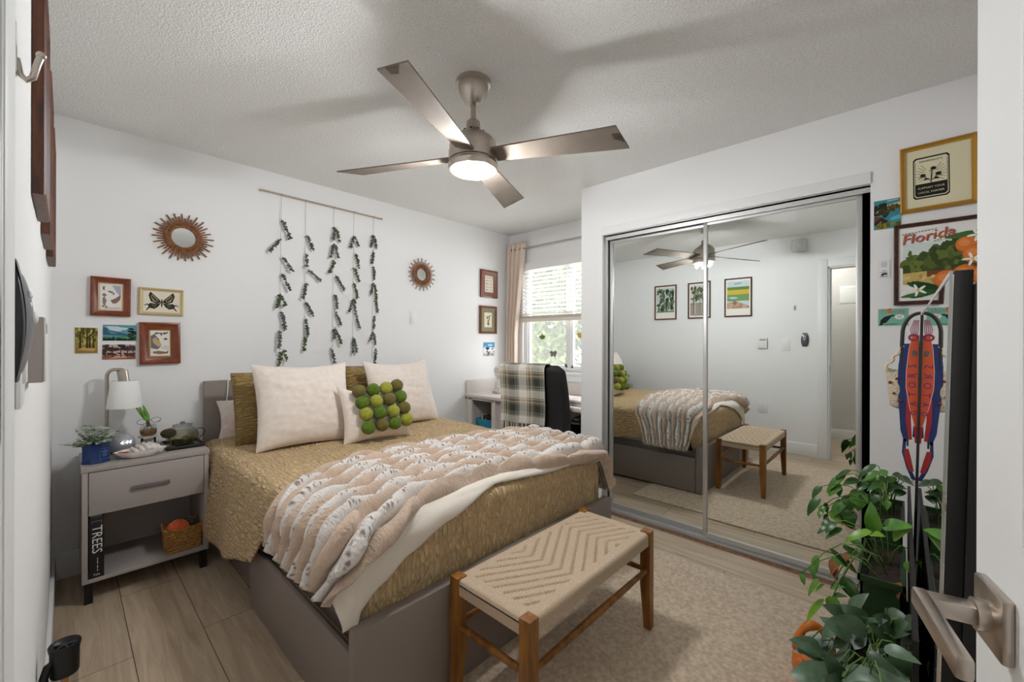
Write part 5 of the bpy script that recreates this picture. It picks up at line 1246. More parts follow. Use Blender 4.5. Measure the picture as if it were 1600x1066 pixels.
for z in (-0.022, 0.022):
    for x in (-0.007, 0.005): q.box(x, x + 0.002, -0.0068, -0.006, z - 0.005, z + 0.005)
q.build('socket_slot', BLACK, t)
M = Matrix.Translation((-1.2199, 0.50, 1.86)) @ Matrix.Rotation(math.radians(90), 4, 'Z')
t = thing('vent_grille', 'small white vent grille on the hallway wall', 'vent', M.translation)
q = MB(M); q.box(-0.09, 0.09, -0.008, 0, -0.11, 0.11, bev=0.002)
for k in range(9): q.box(-0.078, 0.078, -0.011, -0.008, -0.092 + k * 0.021, -0.082 + k * 0.021)
q.build('grille', WHITEP, t)
M = Matrix.Translation((-0.66, 0.75, H - 0.001))
t = thing('hall_fill_fixture', 'unseen round white fixture added to the hallway for fill light', 'ceiling light', (-0.66, 0.75, H - 0.08))
q = MB(); q.lathe([(0, -0.001), (0.15, -0.001), (0.15, -0.025), (0.14, -0.028)], (-0.66, 0.75, H), 40); q.build('base', WHITEP, t)
q = MB(); q.lathe([(0.138, -0.027), (0.12, -0.055), (0.07, -0.075), (0, -0.08)], (-0.66, 0.75, H), 40); q.build('lamp_lens', mat('lamp_lens', (255, 244, 222)), t, angle=180)
point_light('hall_fill', (-0.66, 0.75, H - 0.15), HALL_FILL_POWER, 0.08, (1.0, 0.97, 0.93))  # fill light through the doorway, from an added, unseen hall fixture
# ------------------------------------------------------------------ desk corner
DESKM = mat('desk_laminate', (216, 208, 202), 0.45); CABM = mat('cabinet_paint', (226, 220, 214), 0.5); CABIN = mat('cabinet_side', (206, 198, 194), 0.5)
t = thing('desk', 'built in pale grey desk with backsplash under the window', 'desk', (3.14, 2.53, 0.69))
MB().box(2.805, XW, YC, YH - 0.0005, 0.690, 0.728, bev=0.012, seg=4).build('desktop', DESKM, t)
q = MB(); q.box(2.822, XW, YH - 0.022, YH - 0.0005, 0.728, 0.858, bev=0.002); q.box(XW - 0.022, XW - 0.0005, YC, YH - 0.022, 0.728, 0.845, bev=0.002); q.build('backsplash', DESKM, t)
t = thing('desk_cabinet', 'pale open shelf cabinet under the left end of the desk', 'cabinet', (3.1, 3.03, 0))
MB().box(2.828, 3.40, YH - 0.05, YH - 0.0155, 0.0, 0.689).build('side_panel', CABM, t); MB().box(2.828, 3.40, 2.818, 2.848, 0.0, 0.689).build('side_panel', CABM, t)
q = MB(); q.box(2.826, 2.846, YH - 0.085, YH - 0.05, 0.0, 0.689); q.box(2.826, 2.846, 2.848, 2.866, 0.0, 0.689); q.box(2.826, 2.846, 2.848, YH - 0.05, 0.672, 0.689); q.build('face_frame', CABM, t)
for z in (0.395, 0.10): MB().box(2.830, 3.39, 2.848, YH - 0.05, z - 0.02, z).build('shelf', CABM, t)
MB().box(3.39, 3.40, 2.848, YH - 0.05, 0.0, 0.689).build('back_panel', CABIN, t)
q = MB(); q.box(2.835, 3.38, 2.655, 2.675, 0.0, 0.689); q.build('knee_panel', CABIN, t)
q = MB(); q.box(2.86, 2.88, 2.675, 2.818, 0.0, 0.689); q.build('filler_panel', CABIN, t)
# blue caddy
cc = Vector((2.99, 3.035, 0.3955))
t = thing('storage_caddy', 'blue plastic caddy on the shelf under the desk', 'caddy', cc)
q = MB(); q.grid(lambda u, v: (cc.x + (0.11 + 0.015 * v) * max(-1, min(1, 1.35 * math.cos(2 * PI * u))), cc.y + (0.095 + 0.015 * v) * max(-1, min(1, 1.35 * math.sin(2 * PI * u))), cc.z + 0.085 * v), 48, 4, cu=True); q.box(cc.x - .108, cc.x + .108, cc.y - .093, cc.y + .093, cc.z, cc.z + 0.004)
ca = q.build('bin', mat('caddy_blue', (26, 142, 184), 0.35), t)
md = ca.modifiers.new('wall', 'SOLIDIFY'); md.thickness = 0.004
q = MB(); q.tube([cc + Vector((0, 0.0, 0.06)), cc + Vector((0, -0.02, 0.14)), cc + Vector((0, -0.075, 0.155)), cc + Vector((0, -0.10, 0.085))], 0.011, 8); q.build('handle', mat('caddy_blue2', (46, 122, 158), 0.4), t)
q = MB(); 
q.tube([(2.98, 2.98, 0.42), (2.93, 3.03, 0.505), (2.90, 3.06, 0.50)], [0.02, 0.024, 0.012], 10); q.ball((2.96, 3.0, 0.46), 0.045, 14, 10, (1, 1.3, 0.6))
tag(q.build('dark_pouch', mat('pouch_black', (30, 30, 34), 0.6)), 'black pouch lying in the blue caddy', 'pouch')
for (x, y, c, lb) in ((2.93, 3.095, (206, 168, 84), 'yellow bottle at the left in the blue caddy'), (3.00, 3.12, (196, 178, 150), 'tan bottle at the back of the blue caddy')):
    q = MB(); q.lathe([(0, 0), (0.014, 0), (0.014, 0.085), (0.007, 0.10), (0.007, 0.115), (0, 0.115)], (x, y, cc.z + 0.005), 18); tag(q.build('bottle', mat('bottle_%d' % c[0], c, 0.4)), lb, 'bottle')
# bust
bx, by = 3.06, 2.985
t = thing('bust_figurine', 'white plaster bust figurine on the desk beside the curtain', 'figurine', (bx, by, 0.7285))
PL = mat('plaster', (236, 230, 222), 0.7, bump=(60, 0.5, 0.004), var=((212, 204, 196), 34, 3))
q = MB(); q.box(bx - 0.055, bx + 0.055, by - 0.062, by + 0.062, 0.7285, 0.772, bev=0.006)
for k in range(9): q.ball((bx - 0.058, by - 0.055 + k * 0.0138, 0.752), 0.009, 10, 8)
q.build('base', PL, t)
q = MB(); q.lathe([(0.056, 0.772), (0.060, 0.785), (0.058, 0.815), (0.046, 0.850), (0.030, 0.870), (0.028, 0.885), (0.034, 0.90)], (bx, by, 0), 28, sx=0.85); q.build('shoulders', PL, t, angle=180)
q = MB(); q.ball((bx, by, 0.935), 0.056, 24, 18, (0.95, 0.92, 1.12), fn=lambda d: 1 + 0.05 * nz(d.x * 5, d.y * 5, d.z * 5)); q.ball((bx - 0.05, by - 0.012, 0.925), 0.013, 10, 8, (1, .7, 1.5))
for s in (-0.018, 0.018): q.ball((bx - 0.046, by - 0.012 + s, 0.945), 0.008, 8, 6)
q.build('head', PL, t, angle=180)
q = MB()
for k in range(34):
    a, e = rnd(0, 2 * PI), rnd(0.15, 1.5); d = Vector((math.cos(a) * math.cos(e), math.sin(a) * math.cos(e), math.sin(e)))
    if d.x < -0.72: continue
    q.ball(Vector((bx, by, 0.938)) + Vector((d.x * .052, d.y * .052, d.z * .062)), 0.013, 8, 6)
q.build('curls', PL, t, angle=180)
# books / laptop at the right of the desk
for k, (c, lb) in enumerate((((150, 104, 106), 'closed dusty pink book under the pale one on the desk'), ((226, 204, 204), 'closed pale pink book on top at the right end of the desk'))):
    z = 0.7285 + k * 0.022; t = thing('book', lb, 'book', (3.03, 2.02, z))
    q = MB(); q.box(2.90, 3.14, 1.86, 2.20 - 0.012 * k, z, z + 0.0205, bev=0.003); q.build('cover', mat('book_cover_%d' % k, c, 0.5), t)
    q = MB(); q.box(2.8985, 3.13, 1.87, 2.19 - 0.012 * k, z + 0.004, z + 0.0165); q.build('pages', mat('paper', (228, 220, 205)), t)
# suncatchers
for (y, z, kind, lb) in ((2.808, 1.312, 0, 'green leaf shaped suncatcher on the left window pane'), (2.322, 1.322, 1, 'yellow flower suncatcher on the right window pane'), (2.660, 1.128, 2, 'butterfly suncatcher low on the left window pane')):
    M = wallM('window', y, z, -0.0535); t = thing('suncatcher', lb, 'suncatcher', M.translation, 'window suncatchers'); q = MB(M); q2 = MB(M)
    if kind < 2:
        for k in range(6):
            a = PI * (0.1 + 0.16 * k) - PI * 0.0; c, s = math.cos(a), -abs(math.sin(a)) if kind == 0 else math.sin(a) * (1 if k % 2 else -1)
            q.ball((0.026 * c, 0, 0.022 * s), 0.017, 12, 8, (1, 0.16, 0.9))
        q2.ball((0, -0.001, 0.034), 0.017, 14, 10, (1, .35, 1.2)); q.ball((0, 0, 0), 0.02, 12, 8, (1, .2, 1.2))
    else:
        for s in (-1, 1):
            q.ball((s * 0.024, 0, 0.012), 0.023, 12, 8, (1, .14, .8)); q.ball((s * 0.02, 0, -0.016), 0.018, 12, 8, (.9, .14, .9))
        q.ball((0, -.001, 0), 0.008, 10, 8, (.7, .4, 3.2)); q2.ball((0, -0.001, 0.028), 0.014, 14, 10, (1, .35, 1.2))
    q.build('stained_glass', [mat('glass_green', (86, 128, 34), 0.2, spec=.7), mat('glass_gold', (196, 160, 52), 0.2, spec=.7), mat('glass_olive', (92, 92, 62), 0.2, spec=.7)][kind], t, angle=180); q2.build('suction_cup', mat('cup_clear', (240, 238, 226), 0.15), t, angle=180)

# ------------------------------------------------------------------ desk chair with blanket
CHP = Vector((2.90, 2.195, 0)); CHA = math.radians(-78)      # local -y is the chair's back side
CM = Matrix.Translation(CHP) @ Matrix.Rotation(CHA, 4, 'Z')
FAB = mat('chair_fabric', (34, 33, 34), 0.75, bump=(500, 0.3, 0.001))
t = thing('office_chair', 'black high backed office chair pulled up to the desk', 'chair', CHP)
q = MB(CM)
def cback(side):
    def g(u, v):
        U = 2 * u - 1; z = 0.44 + v * 0.63
        wv = 0.272 * (1 - 0.05 * v) if v < 0.90 else 0.272 * (1 - 0.05 * v) * (1 - 0.22 * ((v - .90) / .10) ** 2.2)
        th = 0.052 * (max(0, 1 - abs(U) ** 5)) ** 0.5 * (max(0, 1 - (max(0, v - .93) / .07) ** 2)) ** 0.5 + 0.001
        y = -0.285 - 0.10 * (v - 0.2) + 0.035 * math.sin(PI * v) + 0.045 * U * U
        return (wv * U, y + side * th, z)
    return g
q.grid(cback(-1), 40, 40); q.grid(cback(1), 40, 40); q.build('backrest', FAB, t, angle=180)
q = MB(CM)
for s in (-1, 1): q.tube([(s * 0.268, -0.335, 0.50), (s * 0.262, -0.345, 0.70), (s * 0.248, -0.365, 0.95)], 0.005, 6)
q.build('piping', BLACK, t)
q = MB(CM); q.box(-0.26, 0.26, -0.27, 0.25, 0.43, 0.52, bev=0.04, seg=4); q.build('seat', FAB, t)
for s in (-1, 1):
    q = MB(CM); q.box(s * 0.290 - 0.036, s * 0.290 + 0.036, -0.19, 0.13, 0.618, 0.652, bev=0.014, seg=3); q.tube([(s * 0.25, -0.05, 0.46), (s * 0.295, -0.05, 0.46), (s * 0.295, -0.06, 0.62)], 0.018, 8); q.build('armrest', BLACK, t)
q = MB(CM); q.cyl((0, 0, 0.10), (0, 0, 0.43), 0.028, seg=16); q.build('gas_column', BLACK, t)
for k in range(5):
    a = 2 * PI * k / 5 + 0.3; c, s = math.cos(a), math.sin(a); q = MB(CM); q.tube([(0.02 * c, 0.02 * s, 0.115), (0.27 * c, 0.27 * s, 0.075)], [0.025, 0.016], 8)
    lg = q.build('base_leg', BLACK, t); q = MB(CM); q.cyl((0.27 * c - 0.02 * s, 0.27 * s + 0.02 * c, 0.029), (0.27 * c + 0.02 * s, 0.27 * s - 0.02 * c, 0.029), 0.028, seg=16); q.build('caster', BLACK, lg)
q = MB(CM); q.box(-0.10, 0.10, -0.30, 0.06, 0.40, 0.43); q.build('tilt_plate', BLACK, t)
# plaid blanket over the back
def plaid_mat():
    m = bpy.data.materials.new('green_plaid'); m.use_nodes = True
    nt = m.node_tree; n = nt.nodes; k = nt.links; b = n['Principled BSDF']; tc = n.new('ShaderNodeTexCoord'); sp = n.new('ShaderNodeSeparateXYZ'); k.new(tc.outputs['UV'], sp.inputs[0])
    def stripes(sock, period, ph):
        a = n.new('ShaderNodeMath'); a.operation = 'MULTIPLY_ADD'; a.inputs[1].default_value = 1 / period; a.inputs[2].default_value = ph; k.new(sock, a.inputs[0])
        f = n.new('ShaderNodeMath'); f.operation = 'FRACT'; k.new(a.outputs[0], f.inputs[0])
        r = n.new('ShaderNodeValToRGB'); r.color_ramp.interpolation = 'CONSTANT'; el = r.color_ramp.elements
        S = [(0, (232, 226, 216)), (.22, (232, 226, 216)), (.24, (120, 104, 78)), (.27, (226, 220, 208)), (.30, (128, 116, 88)), (.40, (214, 206, 190)), (.43, (118, 106, 80)), (.52, (46, 54, 44)), (.78, (128, 132, 118)), (.84, (60, 66, 54)), (.87, (150, 148, 138)), (.95, (232, 226, 216))]
        while len(el) > 1: el.remove(el[-1])
        el[0].position = 0; el[0].color = lin(S[0][1])
        for p_, c_ in S[1:]:
            e = el.new(p_); e.color = lin(c_)
        k.new(f.outputs[0], r.inputs['Fac']); return r.outputs['Color']
    A = stripes(sp.outputs['X'], 0.215, 0.10); B = stripes(sp.outputs['Y'], 0.205, 0.25)
    mx = n.new('ShaderNodeMix'); mx.data_type = 'RGBA'; mx.inputs['Factor'].default_value = 0.5; k.new(A, mx.inputs['A']); k.new(B, mx.inputs['B']); k.new(mx.outputs['Result'], b.inputs['Base Color'])
    b.inputs['Roughness'].default_value = 0.95; b.inputs['Sheen Weight'].default_value = 0.3
    return m
PLAID = plaid_mat()
pl = thing('plaid_blanket', 'green, brown and cream plaid blanket with fringe over the chair back', 'blanket', CM @ Vector((-0.08, -0.40, 0.55)))
BW = 0.40
def pbl(u, v):
    # v = 0 front hem (desk side), over the top, 1 back hem
    s = v * 0.82; x = -0.250 + u * BW; top = 1.083 + 0.004 * nz(u * 5, 1)
    fr = 0.24; yb, yf = -0.452, -0.322
    ripple = 0.010 * math.sin(u * 9 + 1) * min(1, max(0, (s - fr) / 0.2)) + 0.006 * nz(u * 7, v * 4)
    if s < fr: f = s / fr; return (x + 0.05 * (1 - f), yf + 0.10 * (1 - f) * 0.35, 0.86 + (top - 0.86 - 0.03) * f)
    if s < fr + 0.14:
        f = (s - fr) / 0.14; a = PI * f; return (x, (yf + yb) / 2 + 0.065 * math.cos(a), top - 0.03 + 0.034 * math.sin(a))
    f = (s - fr - 0.14) / 0.44; z = top - 0.03 - 0.44 * f
    return (x + 0.012 * f * math.sin(3 * f) - 0.02 * f, yb + 0.055 * f + ripple - 0.012 * f, z)
q = MB(CM); q.grid(pbl, 60, 80, uv=lambda u, v: (u * BW, v * 0.82))
bo = q.build('woven_cloth', PLAID, pl, angle=180); md = bo.modifiers.new('thick', 'SOLIDIFY'); md.thickness = 0.006
q = MB(CM).use(mat('fringe_cream', (206, 198, 180), 0.9))
for i in range(40):
    u = (i + 0.5) / 40; b0 = Vector(pbl(u, 1.0)); L = rnd(0.085, 0.115)
    q.use(mat(*random.choice((('fringe_cream', (206, 198, 180), 0.9), ('fringe_grey', (120, 116, 98), 0.9), ('fringe_cream', (206, 198, 180), 0.9), ('fringe_dark', (70, 70, 58), 0.9)))))
    dx = rnd(-.012, .012); q.tube([b0 + Vector((0, 0, 0.004)), b0 + Vector((dx * .4 + .003 * math.sin(i), -0.003, -L * .5)), b0 + Vector((dx, 0.002 * math.cos(i), -L))], [0.0022, 0.0034, 0.0026], 5)
q.build('fringe', None, pl, angle=180)

# ------------------------------------------------------------------ outside the window
q = MB(); q.box(3.9, 26, -12, 22, -3.2, -3.0); struct(q, 'ground', mat('pale_bounce_ground', (206, 202, 194), 1.0, var=((190, 186, 178), 2, 4)))  # ground out of view, made pale to bounce sky light onto the ceiling
def tree(label, x, y, h, r, c1, c2, n, seed):
    random.seed(seed); t = thing('tree', label, 'tree', (x, y, -3.0), 'trees outside the window')
    q = MB(); q.tube([(x, y, -3.0), (x + .1, y, -3 + h * .5), (x, y + .1, -3 + h * .8)], [0.16, 0.11, 0.05], 8); q.build('trunk', mat('bark', (110, 98, 84), 0.9), t)
    q = MB(); bl_ = [(Vector((x + rnd(-r, r) * .8, y + rnd(-r, r) * .8, -3 + h * rnd(.35, 1.0))), rnd(.45, .8) * r * .6) for _ in range(11)]
    for i in range(n):
        c, rr = random.choice(bl_); d = Vector((rnd(-1, 1), rnd(-1, 1), rnd(-1, 1))).normalized(); p = c + d * rr * rnd(.75, 1.0)
        leaf(q, p, d + Vector((rnd(-.6, .6), rnd(-.6, .6), rnd(-.9, .3))), (rnd(-.5, .5), rnd(-.5, .5), 1), rnd(.16, .28), rnd(.10, .17), 2, .1, .2)
    q.build('foliage', mat('tree_%d' % seed, c1, 0.6, var=(c2, 3, 3)), t, angle=180)
tree('bright pale green tree filling the left window pane outside', 8.6, 7.0, 6.2, 1.9, (70, 84, 36), (92, 104, 52), 5200, 31)
tree('darker green tree outside, behind the window mullion', 8.9, 5.1, 5.8, 1.9, (54, 68, 34), (74, 90, 46), 5200, 32)
tree('far green tree outside beyond the other two', 13.0, 9.6, 7.0, 3.0, (66, 80, 44), (84, 100, 56), 3600, 33)
random.seed(99)

# ------------------------------------------------------------------ leaning mirror, door side
MX0, MX1, MY, MZ = 0.93, 2.135, -0.052, 1.362
LM = Matrix.Translation((0, MY, MZ)) @ Matrix.Rotation(math.radians(1.2), 4, 'X') @ Matrix.Translation((0, -MY, -MZ))
LM = Matrix.Translation((0, 0.0, 0)) @ LM
t = thing('standing_mirror', 'large black backed standing mirror behind the plants', 'mirror', ((MX0 + MX1) / 2, MY, 0.01))
SILV = mat('silver_edge', (206, 208, 210), 0.25, 0.9)
q = MB(LM); q.box(MX0 + 0.005, MX1 - 0.005, MY - 0.003, MY + 0.001, 0.02, MZ - 0.005); q.build('mirror_panel', MIRROR, t)
q = MB(LM); e = 0.008
for d in ((MX0, MX1, MZ - e, MZ), (MX0, MX1, 0.012, 0.02), (MX0, MX0 + 0.004, 0.02, MZ - e)): q.box(d[0], d[1], MY - 0.0012, MY + 0.0018, d[2], d[3])
q.build('silver_rim', SILV, t)
q = MB(LM); q.box(MX1 - 0.006, MX1, MY - 0.004, MY + 0.005, 0.012, MZ - e, bev=0.001); q.build('black_rim', BLACK, t)
q = MB(LM); q.box(MX0, MX1, MY - 0.022, MY - 0.0032, 0.012, MZ, bev=0.001); q.build('backing_board', mat('back_black', (18, 18, 19), 0.5), t)
q = MB(LM); q.box(MX0 - 0.006, MX1, MY - 0.045, MY - 0.0225, 0.012, MZ - 0.02, bev=0.002); q.build('rear_frame', mat('rear_black', (26, 25, 25), 0.6), t)

# hanging lanyard and purse at the far top corner of the mirror, seen from the doorway
HX = 2.150
HM = Matrix(((0, 1, 0, HX), (-1, 0, 0, -0.047), (0, 0, 1, 1.352), (0, 0, 0, 1)))   # local x = left from the mirror edge (towards +Y is -x), z up
def hx(y): return -y
t = thing('lanyard', 'blue, orange and red lettered lanyard strap hanging on the mirror corner', 'lanyard', (HX, -0.02, 0.83))
NAVY, ORG, RED = mat('lanyard_blue', (28, 46, 104), 0.6), mat('lanyard_orange', (216, 84, 42), 0.55), mat('lanyard_red', (166, 34, 38), 0.55)
WHT2 = mat('lanyard_white', (226, 214, 214), 0.6)
def ribbon(q, pts, ws, y, th=0.0015):
    """flat strap: centre line (x left of edge, z down) with half widths"""
    L, R = [], []
    for (x, z), w_ in zip(pts, ws): L.append((-(x - w_), z)); R.append((-(x + w_), z))
    q.prism(L + R[::-1], y, y + th)
P1 = [(0.012, -0.07), (0.017, -0.12), (0.021, -0.20), (0.022, -0.26), (0.017, -0.33), (0.010, -0.40)]
q = MB(HM); ribbon(q, [(0.026, -0.10), (0.034, -0.18), (0.038, -0.26), (0.040, -0.34), (0.040, -0.42), (0.036, -0.46)], [0.022, 0.024, 0.022, 0.016, 0.012, 0.006], 0.004, 0.004)
ribbon(q, [(0.010, -0.09), (0.008, -0.2), (0.008, -0.36), (0.012, -0.44)], [0.009, 0.007, 0.007, 0.008], 0.006, 0.004)
ribbon(q, [(0.041, -0.45), (0.043, -0.50), (0.030, -0.555), (0.016, -0.595)], [0.004, 0.005, 0.006, 0.006], 0.004, 0.004); q.build('blue_strap', NAVY, t)
q = MB(HM); ribbon(q, P1, [0.010, 0.0135, 0.0165, 0.0165, 0.012, 0.006], 0.0005, 0.003); q.build('white_edging', WHT2, t)
q = MB(HM); ribbon(q, P1, [0.0085, 0.012, 0.015, 0.015, 0.0105, 0.0045], -0.001, 0.0015); q.build('orange_panel', ORG, t)
q = MB(HM); ribbon(q, [(0.030, -0.30), (0.031, -0.38), (0.026, -0.45)], [0.006, 0.007, 0.005], 0.0015, 0.0025); ribbon(q, [(0.036, -0.485), (0.032, -0.52), (0.022, -0.565)], [0.006, 0.009, 0.006], 0.0015, 0.0025); ribbon(q, [(0.012, -0.38), (0.010, -0.46)], [0.005, 0.004], 0.0015, 0.002); q.build('red_panel', RED, t)
q = MB(HM); 
for i, ch in enumerate('SROTAG'):
    q.text(ch, 0.030 - 0.0018 * max(0, i - 2), -(0.0205 - 0.0012 * max(0, i - 2)), -0.182 - i * 0.034, -0.0014, rot=PI / 2)
for (x, z) in ((0.034, -0.505), (0.030, -0.535)): q.text('G', 0.014, -x, z, 0.001, rot=PI / 2) if False else None
q.build('lettering', mat('letter_blue', (66, 40, 110), 0.6), t)
q = MB(HM); q.tube([(-(0.016 + 0.005 * math.cos(a)), -0.0012, -0.135 + 0.009 * math.sin(a)) for a in [2 * PI * k / 14 for k in range(14)]], 0.0026, 5, closed=True); q.build('round_emblem', mat('emblem_green', (70, 110, 106), 0.5), t)
q = MB(HM)
for k in range(5): q.tube([(-0.004 - 0.003 * k, 0.004, -0.015), (-0.006 - 0.005 * k, 0.0, -0.05), (-0.010 - 0.002 * k, 0.003, -0.085)], 0.0016, 5)
q.build('cords', mat('cord_pink', (170, 110, 130), 0.6), t)
q = MB(HM); q.tube([(-0.018 + 0.011 * math.cos(a), 0.0, -0.078 + 0.010 * math.sin(a)) for a in [2 * PI * k / 14 for k in range(14)]], 0.0035, 6, closed=True); q.build('bead_ring', mat('bead_magenta', (150, 50, 90), 0.4), t)
q = MB(HM); q.tube([(-(0.008 + 0.012 * math.cos(a)), 0.003, -0.60 + 0.005 * math.sin(a)) for a in [2 * PI * k / 18 for k in range(18)]], 0.0016, 6, closed=True); q.build('split_ring', METAL, t)
q = MB(HM); q.box(-0.036, -0.030, 0.0, 0.005, -0.475, -0.448, bev=0.002); q.build('clip', mat('clip_dark', (52, 58, 44), 0.4), t)
t = thing('beaded_purse', 'small cream beaded purse on a black strap beside the lanyard', 'purse', (HX + 0.03, 0.02, 0.98))
q = MB(HM); arch = [(0.0, 0.004, 0.010)] + [(-0.047 * math.sin(a), 0.006, 0.010 - 0.075 * (1 - math.cos(a))) for a in [PI / 2 * k / 10 for k in range(1, 11)]] + [(-0.049, 0.008, -0.12), (-0.050, 0.010, -0.22)]
q.tube(arch, [0.006] * len(arch), 8); q.build('strap', mat('strap_black', (44, 42, 44), 0.6), t)
q = MB(HM); q.grid(lambda u, v: (-(0.036 + 0.060 * (u - 0.0) * (1 - 0.25 * v)), 0.018 + 0.016 * math.sin(PI * u) * math.sin(PI * v) , -0.185 - 0.145 * v - 0.012 * math.sin(PI * u)), 14, 20)
q.grid(lambda u, v: (-(0.036 + 0.060 * (u - 0.0) * (1 - 0.25 * v)), 0.018 - 0.016 * math.sin(PI * u) * math.sin(PI * v) , -0.185 - 0.145 * v - 0.012 * math.sin(PI * u)), 14, 20)
q.build('pouch', mat('purse_cream', (206, 192, 166), 0.8, bump=(160, 0.8, 0.004, 'voronoi')), t, angle=180)
q = MB(HM)
for i in range(18):
    f = i / 17; q.ball((-(0.045 + 0.050 * f + 0.004 * math.sin(i)), 0.008, -0.11 - 0.085 * f), 0.0055, 8, 6)
q.build('bead_chain', mat('bead_cream', (222, 206, 178), 0.5), t, angle=180)
q = MB(HM)
for k, (x, z, r) in enumerate(((0.080, -0.245, 0.006), (0.062, -0.23, 0.005), (0.070, -0.285, 0.005), (0.055, -0.31, 0.006))): q.ball((-x, 0.002, z), r, 10, 8, (1, .5, 1))
q.build('bead_dots', mat('bead_wine', (120, 44, 50), 0.5), t, angle=180)

# ------------------------------------------------------------------ plants by the mirror
PSZ = 0.40
t = thing('plant_stand', 'low black metal plant stand in front of the standing mirror', 'plant stand', (1.80, 0.04, 0))
q = MB(); q.box(1.12, 2.42, -0.012, 0.105, PSZ - 0.014, PSZ, bev=0.002); q.build('shelf', BLACKM, t)
MB().box(1.2, 2.42, -0.025, -0.016, 0.03, 0.665).build('back_panel', BLACKM, t)  # added panel, darkens what the standing mirror reflects
for x in (1.14, 1.78, 2.40):
    for y in (0.004, 0.092): MB().box(x - .008, x + .008, y - .008, y + .008, 0, PSZ - 0.014).build('leg', BLACKM, t)
DKG = mat('planter_green', (36, 62, 30), 0.5); SOIL = mat('soil', (52, 40, 32), 1.0, bump=(80, 1, 0.01))
def planter(q, x0, x1, y0, y1, z0, z1):
    i = 0.006
    for (zz0, zz1, g) in ((z0, z1 - 0.018, 0.006), (z1 - 0.018, z1, 0.0)):
        q.box(x0 + g, x0 + g + i, y0 + g, y1 - g, zz0, zz1); q.box(x1 - g - i, x1 - g, y0 + g, y1 - g, zz0, zz1); q.box(x0 + g, x1 - g, y0 + g, y0 + g + i, zz0, zz1); q.box(x0 + g, x1 - g, y1 - g - i, y1 - g, zz0, zz1)
    q.box(x0 + 0.006, x1 - 0.006, y0 + 0.006, y1 - 0.006, z0, z0 + 0.006)
def vine_plant(name, label, box, leaves, cols, spread, up, L, W, heart=0.6, trail=(), sel=None, group=None):
    x0, x1, y0, y1, z0, z1 = box
    t = thing(name, label, 'potted plant', ((x0 + x1) / 2, (y0 + y1) / 2, z0), group)
    q = MB(); planter(q, *box); q.build('planter', DKG, t)
    MB().box(x0 + .008, x1 - .008, y0 + .008, y1 - .008, z1 - 0.04, z1 - 0.02).build('soil', SOIL, t)
    qs = [MB() for _ in cols]; st = MB()
    for (tx, ty, tz, l, w_, dx, dy, dz, ci) in leaves:
        b0 = Vector((min(max(tx, x0 + .03), x1 - .03) + rnd(-.01, .01), (y0 + y1) / 2 + rnd(-.02, .02), z1 - 0.03)); tip = Vector((tx, ty, tz))
        mid = (b0 + tip) / 2 + Vector((0, 0, 0.06 + max(0, 0.4 * (b0.z - tip.z))))
        if random.random() < 0.55: st.tube([b0, b0.lerp(mid, .5) + Vector((0, 0, .02)), mid, mid.lerp(tip, .6) + Vector((0, 0, .012)), tip], 0.0017, 5)
        leaf(qs[ci], tip, (dx, dy, dz), (-0.55, 0.1, 0.85), l, w_, 7, 0.22, 0.35, heart)
    for qq, m in zip(qs, cols):
        if len(qq.bm.verts): qq.build('foliage', m, t, angle=180)
    st.build('stem', mat('vine_stem', (96, 128, 52), 0.6), t, angle=180)
    return t
POT = [mat('pothos_green', (62, 112, 34), 0.32, var=((92, 142, 48), 24, 3)), mat('pothos_dark', (40, 78, 28), 0.32, var=((54, 96, 36), 24, 3)), mat('pothos_lime', (130, 172, 52), 0.35, var=((96, 142, 44), 18, 3))]
SAT = [mat('satin_leaf', (66, 92, 66), 0.38, var=((84, 110, 82), 50, 2)), mat('satin_dark', (40, 62, 36), 0.38, var=((54, 78, 46), 40, 2))]
BRN = mat('dry_leaf', (126, 74, 38), 0.7, var=((158, 104, 58), 22, 4))
def leaves_from(spec): return spec
